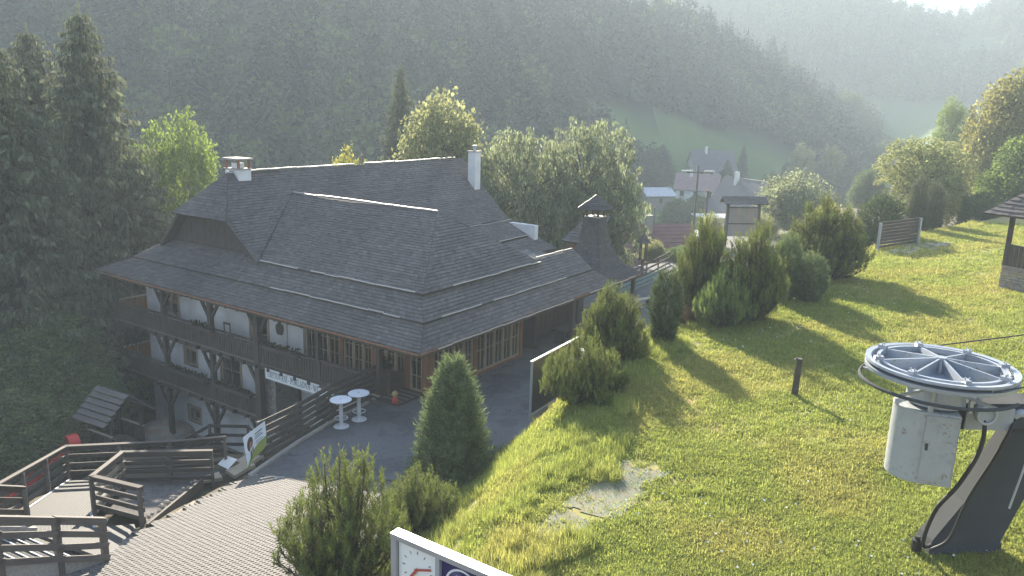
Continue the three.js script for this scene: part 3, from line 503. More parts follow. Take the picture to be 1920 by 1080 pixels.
{ // folded chairs leaning inside the gallery rail
  const c = new MB(); c.box(-12.1, -12.06, 0, 1.25, 1.0, 1.04); c.box(-11.65, -11.61, 0, 1.25, 1.0, 1.04); c.box(-12.06, -11.65, 1.14, 1.22, 1.0, 1.04); c.box(-12.06, -11.65, .5, .54, .7, 1.1); c.build('gallery_chair', M.darkWood, inn);
}
// ground floor entrance under the sign
new MB().box(-9.15, -8.3, -3.6, -.32, -.2, 1.1).build('stone_pier', M.stone, inn);
{ let y = -3.6, n = 0; while (y < -.5) { const h = rr(.1, .2); let x = -9.2; while (x < -8.3) { const w = Math.min(rr(.18, .42), -8.26 - x); new MB().box(x + .01, x + w - .01, y + .01, y + h - .01, 1.09, 1.12 + rr(0, .05)).build('stone', n++ % 3 ? M.stone : M.slab, inn); x += w; } y += h; } }
new MB().box(-8.3, -1, -3.6, -.3, -.6, -.4).build('wall', M.plaster, inn);
new MB().box(-7.2, -5.9, -2.9, -.75, -.4, -.3).build('entrance_door', M.darkWood, inn);
new MB().box(-1.2, -1.0, -3.6, -.1, -.4, 1.6).build('wall', M.stone, inn);
// chimneys
function chimney(x, z, w, d, y0, y1, capped) {
  const o = new MB().box(x - w / 2, x + w / 2, y0, y1, z - d / 2, z + d / 2).build('chimney', M.whitePaint, inn);
  new MB().box(x - w / 2 - .06, x + w / 2 + .06, y1, y1 + .07, z - d / 2 - .06, z + d / 2 + .06).build('chimney_cap', M.concrete, o);
  if (capped) { for (const i of [-1, 1]) for (const j of [-1, 1]) new MB().box(x + i * (w / 2 - .06) - .05, x + i * (w / 2 - .06) + .05, y1 + .07, y1 + .5, z + j * (d / 2 - .06) - .05, z + j * (d / 2 - .06) + .05).build('pillar', M.brownWood, o); new MB().box(x - .25, x + .25, y1 + .07, y1 + .32, z - .2, z + .2).build('flue', M.whitePaint, o); new MB().box(x - w / 2 - .1, x + w / 2 + .1, y1 + .5, y1 + .58, z - d / 2 - .1, z + d / 2 + .1).build('cover', M.concrete, o); }
  else { new MB().cyl(V(x, y1 + .07, z), V(x, y1 + .35, z), .12, .12, 10).build('flue', M.galv, o); new MB().cyl(V(x, y1 + .38, z), V(x, y1 + .44, z), .2, .16, 10).build('cover', M.galv, o); }
}
chimney(-13.9, -1.6, 1.05, .75, 7.4, 8.35, true); chimney(-12.1, -19.1, .6, .6, 5.9, 8.75, false);
// painted sign over the entrance
const textTex = (w, h, draw) => { const c = document.createElement('canvas'); c.width = w; c.height = h; const x = c.getContext('2d'); draw(x, w, h); const t = new THREE.CanvasTexture(c); t.colorSpace = THREE.SRGBColorSpace; t.magFilter = THREE.LinearFilter; return t; };
function face(parent, name, w, h, t, at, o = {}) { const m = mesh(name, new THREE.PlaneGeometry(w, h), new THREE.MeshStandardMaterial({ map: t, roughness: .6, ...o }), parent); m.position.set(...at); return m; }
{
  const s = thing('entrance_sign', 'long white board with dark folk lettering under the lower gallery of the inn', 'sign', HC, TH);
  new MB().box(-8.25, -3.75, -.62, -.06, 1.68, 1.72).build('board', M.whitePaint, s);
  const t = textTex(1536, 192, (x, w, h) => { x.fillStyle = '#d9dcd9'; x.fillRect(0, 0, w, h); x.fillStyle = '#39424a'; x.font = 'bold 130px serif'; x.textBaseline = 'middle'; x.save(); x.scale(.86, 1.1); x.fillText('UBYTOVÁNÍ - POKLADNA - WC', 60, h / 2 / 1.1 + 4, w / .86 - 420); x.restore(); x.strokeStyle = '#8d8f8c'; x.lineWidth = 10; x.strokeRect(5, 5, w - 10, h - 10); });
  face(s, 'lettering', 4.48, .54, t, [-6.0, -.34, 1.724]);
  new MB().box(-8.3, -3.7, -.06, -.02, 1.6, 1.8).build('hood', M.darkWood, s);
}

// ---------- fences, walkway, stairs ----------
// posts: [x, ground y, z]; every post and rail a part
function fence(name, label, category, pts, o = {}) {
  const { h = 1.05, rails = 4, rw = 0.04, rh = 0.13, pw = 0.09, mr = M.railWood, mp = M.greyWood, postEvery = 1.6, low = 0.18, side = 0.065, group, top = M.paleWood } = o;
  const t = thing(name, label, category, [0, 0, 0], 0, group);
  for (let i = 0; i + 1 < pts.length; i++) {
    const a = v3(pts[i]), b = v3(pts[i + 1]), L = Math.hypot(b.x - a.x, b.z - a.z), n = Math.max(1, Math.round(L / postEvery)), d = b.clone().sub(a).normalize(), s = V(-d.z, 0, d.x).normalize().multiplyScalar(side);
    for (let k = i ? 1 : 0; k <= n; k++) { const p = a.clone().lerp(b, k / n); new MB().bar(V(p.x, p.y - .25, p.z), V(p.x, p.y + h - .02, p.z), pw, pw, d).build('post', mp, t); }
    for (let r = 0; r < rails; r++) {
      const y = low + (h - rh / 2 - low) * r / (rails - 1), j = rr(-.015, .015), p = a.clone().add(s), q = b.clone().add(s); p.y += y + j; q.y += y - j; p.addScaledVector(d, -.05); q.addScaledVector(d, .05);
      new MB().bar(p, q, rw, rh).build('rail', mr, t);
      if (o.cap && r === rails - 1) { p.y += rh / 2 + .02; q.y += rh / 2 + .02; p.addScaledVector(s, -.5); q.addScaledVector(s, -.5); new MB().bar(p, q, .14, .035).build('cap_rail', mr, t); }
    }
  }
  return t;
}
reseed(21);
fence('board_fence', 'dark wooden board fence along the open terrace edge behind the two white bar tables', 'fence', [[-8.35, 0, -24.6], [-7.55, 0, -26.3], [-6.85, 0, -28.3], [-5.2, 0, -31.3]], { h: 1.4, rails: 6, rh: .17, low: .1, pw: .11 });
const W = (x, z, d = 0) => [x, rampY(z) + d, z];
fence('walkway_railing', 'long wooden railing on the outer side of the metal walkway, turning right beyond it', 'railing', [W(-11.9, -14.6), W(-12.53, -17.58), W(-13.6, -22.4), W(-10.85, -23.4), [-9.3, -.05, -24.0]], { h: 1.08, cap: true, side: -.065 });
fence('walkway_railing', 'wooden railing zigzag round the shingled bank between the walkway and the grid pavers', 'railing', [W(-9.2, -18.0), W(-10.96, -19.0), W(-11.68, -22.0), W(-9.2, -22.6)], { h: 1.06, cap: true });
fence('terrace_railing', 'dark wooden railing stepping down beside the ground floor of the inn', 'railing', [[-12.9, -2.1, -27.7], [-12.3, -2.25, -30.2], [-11.0, -2.6, -31.0], [-9.6, -2.6, -29.6]], { h: 1.05, rails: 3 });
const S = V(-.45, 0, .893), st0 = V(-8.75, 1.9, -15.4), acr = V(-.893, 0, -.45);
{ // stairs: metal treads rising towards the lift, from the landing
  const t = thing('outdoor_stairs', 'metal grating stairs with concrete side wall climbing beside the grid pavers', 'stairs');
  for (let k = 0; k < 11; k++) {
    const o = st0.clone().addScaledVector(S, .25 + k * .3); o.y += .02 + k * .155;
    const a = o.clone().addScaledVector(acr, .08), b = o.clone().addScaledVector(acr, 2.5);
    new MB().bar(a.clone().addScaledVector(S, .15), b.clone().addScaledVector(S, .15), .31, .04).build('tread', M.grate, t);
    new MB().bar(a.clone().addScaledVector(V(0, .015, 0), 1), b.clone().addScaledVector(V(0, .015, 0), 1), .03, .05).build('nosing', M.galv, t);
    new MB().bar(a.clone().add(V(0, -.09, 0)), b.clone().add(V(0, -.09, 0)), .02, .13).build('riser', M.darkSteel, t);
  }
  for (const off of [0, 2.58]) { const a = st0.clone().addScaledVector(acr, off), b = a.clone().addScaledVector(S, 3.6); a.y -= .1; b.y += 1.75; new MB().bar(a, b, .12, .42).build('side_wall', M.concrete, t); }
}
fence('stair_railing', 'weathered grey wooden railing on the near side of the metal stairs', 'railing', [0, 1.0, 2.15, 3.4].map((k) => { const p = st0.clone().addScaledVector(S, k).addScaledVector(acr, -.02); return [p.x, p.y + k * .5, p.z]; }), { h: 1.1, mr: M.greyWood, postEvery: 3, pw: .12, side: -.08, cap: true });
fence('stair_railing', 'short dark wooden railing on the far side of the metal stairs', 'railing', [0, 1.4, 3].map((k) => { const p = st0.clone().addScaledVector(S, k).addScaledVector(acr, 2.7); return [p.x, p.y + k * .5, p.z]; }), { h: 1.1, postEvery: 3, side: .08, cap: true });
{ // metal walkway
  const t = thing('metal_walkway', 'grey metal grating walkway descending from the stairs between wooden railings', 'walkway'), b = new MB();
  const L = [[-12.9, -15.2], [-12.5, -17.6], [-13.5, -22.3]], R = [[-8.75, -15.3], [-11.0, -18.9], [-11.8, -22.0]], P = (a, d) => V(a[0], rampY(a[1]) + d, a[1]);
  for (let i = 0; i < 2; i++) b.slab([P(R[i], .03), P(R[i + 1], .03), P(L[i + 1], .03), P(L[i], .03)], .06);
  b.slab([V(-11.8, .05, -22.0), V(-10.6, .03, -23.3), V(-13.4, .03, -22.4)], .06); b.slab([V(-11.8, .055, -22.2), V(-9.3, .02, -22.8), V(-9.3, .02, -23.8), V(-10.7, .02, -23.3)], .05);
  b.build('grating', M.grate, t);
  const e = new MB(); for (const Q of [L, R]) for (let i = 0; i < 2; i++) e.bar(P(Q[i], -.03), P(Q[i + 1], -.03), .06, .16); e.build('edge_beam', M.galv, t);
  const l = new MB(); l.slab([V(-8.75, 1.93, -15.5), V(-8.9, 1.45, -17.2), V(-9.35, 1.4, -17.9), V(-11, 1.93, -16.5)], .08); l.build('landing', M.grate, t);
}
{ // shingled bank
  const t = thing('shingled_bank', 'low sloping shingled cover between the railing and a timber kerb with small stones', 'shingled cover');
  shingleSlope(new MB(), [[-9.2, 1.12, -18.4], [-10.7, .98, -19.2], [-11.5, .28, -22.1], [-9.5, .25, -22.4]], .16, .3, .05).build('shingles', M.shingle, t);
  new MB().bar(V(-9.47, .2, -22.46), V(-9.04, 1.25, -17.9), .07, .3).build('kerb_board', M.darkWood, t);
  for (let i = 0; i < 26; i++) { const k = rnd(), z = -22.3 + 4.2 * k, g = new THREE.IcosahedronGeometry(rr(.03, .08), 0); new MB().geom(g, new THREE.Matrix4().makeTranslation(-9.62 + .4 * k + rr(-.12, .05), rampY(z) + .1, z)).build('stone', M.gravel, t); }
}
for (const [x, y, z, w, d, a, l] of [[-9.5, .05, -23.0, .75, .4, .5, 'flat grey stone slab alone beside the wooden railing corner'], [-8.75, .05, -23.75, .8, .5, 1.0, 'weathered brown stone slab nearest the grid pavers, first of the row below the banner'], [-8.65, .1, -24.35, .75, .55, 1.1, 'weathered stone slab in the middle of the row below the banner'], [-8.6, .16, -24.95, .8, .5, 1.2, 'grey stone slab under the banner, farthest of the row']]) {
  const g = new THREE.BoxGeometry(w, .12, d, 3, 1, 3), p = g.attributes.position; for (let i = 0; i < p.count; i++) p.setXYZ(i, p.getX(i) * (1 + .06 * Math.sin(p.getZ(i) * 9)), p.getY(i) + .012 * Math.sin(p.getX(i) * 8 + p.getZ(i) * 5), p.getZ(i));
  const m = mesh('stone_slab', new MB().geom(g).geometry(), M.slab); m.position.set(x, y, z); m.rotation.set(.03, a, .05); tag(m, l, 'stone slab');
}
{ const s = mesh('plastic_sheet', new MB().slab([V(-.3, .1, .1), V(.1, .02, .28), V(.3, .22, -.05), V(-.12, .26, -.22)], .01).geometry(), M.whitePaint); s.position.set(-9.2, .08, -23.9); tag(s, 'small pale sheet lying by the stone slabs', 'sheet'); }
{ // playhouse with slide
  const t = thing('playground_tower', 'wooden play tower with a ribbed plank roof and slatted sides below the inn', 'play tower', [-18.3, -5.6, -34.2], -.5);
  for (const i of [-.8, .8]) for (const j of [-.75, .75]) new MB().box(i - .06, i + .06, -.8, 3.2, j - .06, j + .06).build('post', M.darkWood, t);
  for (const s of [1, -1]) for (let k = 0; k < 6; k++) { const y0 = 4.15 - k * .2, r0 = k * .22, a = V(-1.15, y0, s * r0), b = V(1.15, y0, s * r0), c = V(1.15, y0 - .11, s * (r0 + .26)), d = V(-1.15, y0 - .11, s * (r0 + .26)); const m = new MB(); m.slab(s > 0 ? [d, c, b, a] : [a, b, c, d], .035); const o = m.build('roof_plank', M.greyWood, t); o.position.y = .01 * (k % 2); }
  new MB().box(-.9, .9, 1.45, 1.53, -.85, .85).build('floor', M.deckWood, t);
  for (let x = -.75; x < .8; x += .17) for (const z of [-.8, .8]) new MB().box(x, x + .1, 1.3, 2.3, z - .015, z + .015).build('slat', M.darkWood, t);
  for (const z of [-.8, .8]) new MB().box(-.9, .9, 2.3, 2.37, z - .04, z + .04).build('handrail', M.paleWood, t);
  const br = new MB(); for (let x = 1; x < 4.4; x += .16) br.box(x, x + .09, 1.0 - .05 * (x - 1), 1.9 - .05 * (x - 1), .75, .79); br.build('bridge_slats', M.darkWood, t); stuff(t.children[t.children.length - 1]);
  new MB().bar(V(.9, 2.3, .8), V(4.5, 1.7, .8), .06, .1).build('bridge_rail', M.railWood, t);
  const s = thing('slide', 'red plastic slide leading down from the wooden play tower behind the walkway railing', 'slide', [-18.75, -5.6, -33.5], .85);
  const pr = [[-.9, 2.1], [-1.3, 2.05], [-2.4, 1.3], [-3.9, .4], [-4.3, .3]], b = new MB();
  for (let i = 0; i + 1 < pr.length; i++) for (const [z0, z1, h] of [[-.3, -.24, .2], [.24, .3, .2], [-.24, .24, .03]]) b.bar(V(pr[i][0], pr[i][1] + h / 2, (z0 + z1) / 2), V(pr[i + 1][0], pr[i + 1][1] + h / 2, (z0 + z1) / 2), z1 - z0, h);
  b.build('chute', M.red, s);
  const hood = new MB().geom(new THREE.CylinderGeometry(.4, .4, .45, 14, 1, true, 0, Math.PI), new THREE.Matrix4().makeRotationZ(Math.PI / 2).setPosition(-1.15, 2.2, 0)); const hm = hood.build('hood', M.red, s); hm.material = mat(.55, .03, .02, { side: THREE.DoubleSide, roughness: .4 });
}
{ // stone bank by the plinth
  const g = new THREE.IcosahedronGeometry(1, 4), p = g.attributes.position; for (let i = 0; i < p.count; i++) { const k = 1 + .25 * (fbm(p.getX(i) * 2 + 5, p.getZ(i) * 2 + p.getY(i), 81, 4) - .5); p.setXYZ(i, p.getX(i) * 1.5 * k, p.getY(i) * .8 * k, p.getZ(i) * 1.2 * k); } g.computeVertexNormals();
  const m = mesh('rock_mound', g, M.gravel); m.position.set(-18.6, -6.0, -39.6); tag(m, 'sunlit rocky mound beside the lowest post of the inn', 'rock');
}
// ---------- terrace things ----------
{
  const lathe = (pts, seg = 40) => new THREE.LatheGeometry(pts.map(([a, b]) => new THREE.Vector2(a, b)), seg), t = thing('bar_table', 'round white standing table nearest the asphalt, in front of its twin', 'table', [-6.25, 0, -27.54], .3, 'white standing tables on the terrace');
  new MB().geom(lathe([[0, 1.1], [.39, 1.1], [.405, 1.09], [.405, 1.06], [.385, 1.05], [0, 1.05]])).build('table_top', M.tableTop, t);
  new MB().geom(lathe([[.075, .04], [.075, 1.05]], 20)).build('column', M.lime, t);
  new MB().geom(lathe([[0, 0], [.29, 0], [.29, .03], [.1, .07], [.075, .12]])).build('base', M.lime, t);
  const fr = new THREE.TorusGeometry(.24, .017, 8, 40); fr.rotateX(Math.PI / 2); fr.translate(0, .36, 0); const b = new MB().geom(fr); for (let i = 0; i < 3; i++) b.cyl(V(0, .36, 0), V(Math.cos(i * 2.09) * .24, .36, Math.sin(i * 2.09) * .24), .012, .012, 6); b.build('footrest', M.lime, t);
  new MB().geom(new THREE.CylinderGeometry(.022, .022, .012, 10), new THREE.Matrix4().makeTranslation(0, 1.105, 0)).build('plug', M.rust, t);
  copy(t, [-5.72, 0, -28.25], 1.1, 1, 'round white standing table behind its twin, closer to the wooden deck');
}
{ // banner on the fence
  const t = thing('banner', 'white printed banner with a green lower edge tied to the end of the board fence', 'banner');
  const im = textTex(512, 384, (x, w, h) => {
    x.fillStyle = '#dfe4ea'; x.fillRect(0, 0, w, h); const g = x.createLinearGradient(0, h, 60, h * .55); x.fillStyle = '#8d9a4a'; x.beginPath(); x.moveTo(0, h); x.lineTo(0, h * .9); x.quadraticCurveTo(w * .5, h * .62, w, h * .6); x.lineTo(w, h); x.fill();
    x.fillStyle = '#3a2e2a'; x.beginPath(); x.ellipse(130, 140, 74, 84, .3, 0, 7); x.fill(); x.fillStyle = '#a9674b'; x.beginPath(); x.ellipse(140, 160, 36, 46, .2, 0, 7); x.fill(); x.fillStyle = '#e0c9ae'; x.fillRect(112, 196, 60, 40); x.fillStyle = '#6b4a2a'; x.fillRect(118, 236, 52, 110); x.fillStyle = '#5366a3'; x.fillRect(182, 220, 40, 60);
    x.fillStyle = '#22303f'; for (const [y, a, b, k] of [[70, 270, 430, 26], [112, 270, 400, 18], [142, 270, 440, 18], [190, 280, 410, 10], [212, 280, 450, 10], [234, 290, 420, 10]]) for (let u = a; u < b; u += k * .8) x.fillRect(u, y, k * .5, k);
  });
  const A = V(-8.62, 1.28, -23.55), B = V(-8.28, 1.36, -24.75), N = 16, p = [], u = [], id = [], nrm = V(.96, 0, .27);
  for (let j = 0; j <= 12; j++) for (let i = 0; i <= N; i++) { const s = i / N, v = j / 12, q = A.clone().lerp(B, s); q.y -= v * (1.12 - .28 * s) ; q.addScaledVector(nrm, .1 + .05 * Math.sin(s * 7 + v * 2) * v + .1 * v * (1 - s)); p.push(q.x, q.y, q.z); u.push(s, 1 - v); }
  for (let j = 0; j < 12; j++) for (let i = 0; i < N; i++) { const a = j * (N + 1) + i, b = a + N + 1; id.push(a, b, a + 1, a + 1, b, b + 1); }
  const g = new THREE.BufferGeometry(); g.setAttribute('position', new THREE.Float32BufferAttribute(p, 3)); g.setAttribute('uv', new THREE.Float32BufferAttribute(u, 2)); g.setIndex(id); g.computeVertexNormals();
  mesh('cloth', g, new THREE.MeshStandardMaterial({ map: im, roughness: .7, side: THREE.DoubleSide }), t);
  for (const q of [A, B]) new MB().cyl(q.clone().add(V(0, .02, 0)), q.clone().addScaledVector(nrm, .12), .008, .008, 6).build('tie', M.dark, t);
}
{ // wooden deck by the veranda door
  const t = thing('wooden_deck', 'low wooden deck with a step in front of the veranda corner', 'deck', HC, TH);
  for (let k = 0; k < 9; k++) new MB().box(-2.6, -.1, .1, .14 + rr(0, .006), .2 + k * .17, .36 + k * .17).build('plank', k % 2 ? M.deckWood : M.railWood, t);
  new MB().box(-2.58, -.12, 0, .1, .25, 1.7).build('frame', M.darkWood, t); new MB().box(-2.5, -1.2, .14, .2, 1.3, 1.68).build('step_board', M.paleWood, t);
  new MB().box(-4.2, -.9, 0, .09, 1.9, 2.15).build('step_board', M.greyWood, t);
  const f = thing('garden_figure', 'small yellow and red figure standing on the wooden deck', 'figure', [-4.55, .2, -29.6]);
  new MB().geom(new THREE.LatheGeometry([[.0, 0], [.12, 0], [.14, .12], [.08, .26], [.0, .28]].map(([a, b]) => new THREE.Vector2(a, b)), 14)).build('body', M.red, f);
  new MB().geom(new THREE.SphereGeometry(.13, 14, 10), new THREE.Matrix4().makeTranslation(0, .38, 0)).build('head', mat(.5, .36, .16, { map: blotchT }), f);
  const d = thing('tree_stump_planter', 'dark wooden planter post at the end of the board fence beside the deck', 'planter', [-5.15, 0, -30.9]); new MB().box(-.25, .25, 0, 1.25, -.25, .25).build('box', M.darkWood, d); const l = mesh('plants', leafCloud(160, () => V(rr(-.35, .35), 1.25 + rr(0, .4), rr(-.35, .35)), .06, .12), leafMat(.035, .05, .025, .3), d); stuff(l);
}
{ // dark information panel seen from behind
  const a = V(.84, 0, -28.6), b = V(3.1, 0, -32.4), t = thing('information_panel', 'large dark upright panel with pale metal top edge below the grassy bank', 'panel'), P = (k, y) => a.clone().lerp(b, k).setY(y);
  new MB().bar(P(0, 1.35), P(1, 1.35), .05, 2.1).build('panel', M.boardDark, t); new MB().bar(P(-.01, 2.43), P(1.01, 2.43), .1, .05).build('top_edge', M.galv, t);
  for (const k of [.005, .5, .995]) new MB().bar(P(k, -.2), P(k, 2.4), .07, .07, b.clone().sub(a).normalize()).build('post', M.galv, t);
  const n = V(b.z - a.z, 0, a.x - b.x).normalize().multiplyScalar(-.045), n2 = n.clone(); new MB().bar(P(.32, .95).add(n2), P(.32, 2.05).add(n2), .01, .09, b.clone().sub(a).normalize()).build('strip', M.orangeWood, t);
  new MB().bar(P(0, .12), P(1, .12), .16, .26).build('footing', M.concrete, t);
}
{ const t = thing('lamp_box', 'small white box on a thin post among the pines beside the dark panel', 'box', [2.95, 1.9, -29.2]); new MB().box(-.04, .04, -1.2, .5, -.04, .04).build('post', M.galv, t); new MB().box(-.16, .16, .5, .85, -.12, .12).build('box', M.whitePaint, t); new MB().box(-.2, .2, .85, .89, -.16, .16).build('lid', M.whitePaint, t); }
{ const p = V(8.13, landY(8.13, -21.19), -21.19), t = thing('wooden_post', 'short dark wooden post standing alone on the lawn', 'post', p.toArray(), .4); const g = new THREE.CylinderGeometry(.075, .1, 1.2, 9, 3); const m = new MB().geom(g, new THREE.Matrix4().makeTranslation(0, .5, 0)).build('post', M.darkWood, t); m.rotation.z = -.05; new MB().cyl(V(-.06, 1.08, 0), V(-.06, 1.14, 0), .075, .02, 9).build('cap', M.railWood, t); }
{ const t = thing('manhole_cover', 'round dark manhole cover set in the asphalt beside the inn', 'manhole cover', [2.6, .012, -36.2]); new MB().geom(new THREE.CylinderGeometry(.42, .42, .03, 28)).build('cover', M.darkSteel, t); const r = new THREE.TorusGeometry(.44, .03, 6, 32); r.rotateX(Math.PI / 2); new MB().geom(r).build('rim', M.rust, t); }
// ---------- clock and notice sign in front ----------
{
  const t = thing('clock_sign', 'metal framed sign with a white square clock and blue toilet and opening hours panels', 'sign', [-1.36, 6.82, -8.72], TH);
  const w = .62, h = .62, gap = .06, n = 4, Wd = n * w + (n + 1) * gap;
  new MB().box(0, Wd, -.74, -.7, -.08, .02).build('frame', M.steel, t); new MB().box(-.02, Wd, -.05, .02, -.1, .05).build('frame', M.galv, t); new MB().box(-.02, .06, -.7, -.05, -.09, .04).build('frame', M.galv, t);
  for (let i = 1; i <= n; i++) new MB().box(i * (w + gap), i * (w + gap) + gap, -.7, -.05, -.07, .03).build('frame', M.paintGrey, t);
  new MB().box(.06, Wd - .06, -.7, -.05, -.07, -.02).build('back', M.paintGrey, t);
  for (const x of [.03, Wd - .1]) new MB().box(x, x + .08, -3.2, -.7, -.07, .01).build('leg', M.galv, t);
  const clock = textTex(512, 512, (x, W2) => { x.fillStyle = '#e4e8e4'; x.fillRect(0, 0, W2, W2); x.strokeStyle = '#6c7276'; for (let i = 0; i < 12; i++) { const a = i * Math.PI / 6; x.lineWidth = i % 3 ? 12 : 16; x.beginPath(); x.moveTo(256 + Math.sin(a) * 170, 256 - Math.cos(a) * 170); x.lineTo(256 + Math.sin(a) * 208, 256 - Math.cos(a) * 208); x.stroke(); } });
  face(t, 'clock_face', w - .02, h - .02, clock, [gap + w / 2, -.37, -.012], { roughness: .35 });
  const hand = (name, ang, len, wd, z) => { const o = new MB().box(-wd / 2, wd / 2, -len * .18, len, 0, .006).build(name, mat(.4, .09, .06), t); o.position.set(gap + w / 2, -.37, z); o.rotation.z = -ang; };
  hand('minute_hand', 70 * Math.PI / 180, .235, .028, -.004); hand('hour_hand', 218 * Math.PI / 180, .15, .036, .004);
  const wc = textTex(512, 512, (x, W2) => { x.fillStyle = '#23215c'; x.fillRect(0, 0, W2, W2); x.strokeStyle = '#d8dde2'; x.lineWidth = 24; x.beginPath(); x.arc(256, 256, 205, 0, 7); x.stroke(); x.fillStyle = '#dfe4e6'; for (const [cx, s] of [[195, 0], [320, 1]]) { x.beginPath(); x.arc(cx, 145, 24, 0, 7); x.fill(); x.beginPath(); if (s) { x.moveTo(cx - 26, 175); x.lineTo(cx + 26, 175); x.lineTo(cx + 48, 310); x.lineTo(cx - 48, 310); } else { x.rect(cx - 34, 175, 68, 130); } x.fill(); x.fillRect(cx - 28, 300, 24, 105); x.fillRect(cx + 4, 300, 24, 105); x.fillStyle = '#8f95b4'; for (let k = 0; k < 16; k++) for (const q of [0, 1]) { const a = Math.PI + k * Math.PI / 15; x.beginPath(); x.arc(cx + Math.cos(a) * (52 + q * 18), 160 + Math.sin(a) * (58 + q * 20), 4, 0, 7); x.fill(); } x.fillStyle = '#dfe4e6'; } });
  face(t, 'pictogram_panel', w - .02, h - .02, wc, [gap * 2 + w * 1.5, -.37, -.012], { roughness: .35 });
  const pd = textTex(512, 512, (x, W2) => { x.fillStyle = '#23215c'; x.fillRect(0, 0, W2, W2); x.fillStyle = '#dfe4ea'; x.font = 'bold 66px sans-serif'; x.fillText('Provozní doba', 30, 96, 452); x.font = '38px sans-serif'; x.fillText('Betrieb', 190, 150); });
  face(t, 'hours_panel', w - .02, h - .02, pd, [gap * 3 + w * 2.5, -.37, -.012], { roughness: .35 });
  face(t, 'blue_panel', w - .02, h - .02, textTex(64, 64, (x) => { x.fillStyle = '#23215c'; x.fillRect(0, 0, 64, 64); }), [gap * 4 + w * 3.5, -.37, -.012], { roughness: .35 });
}
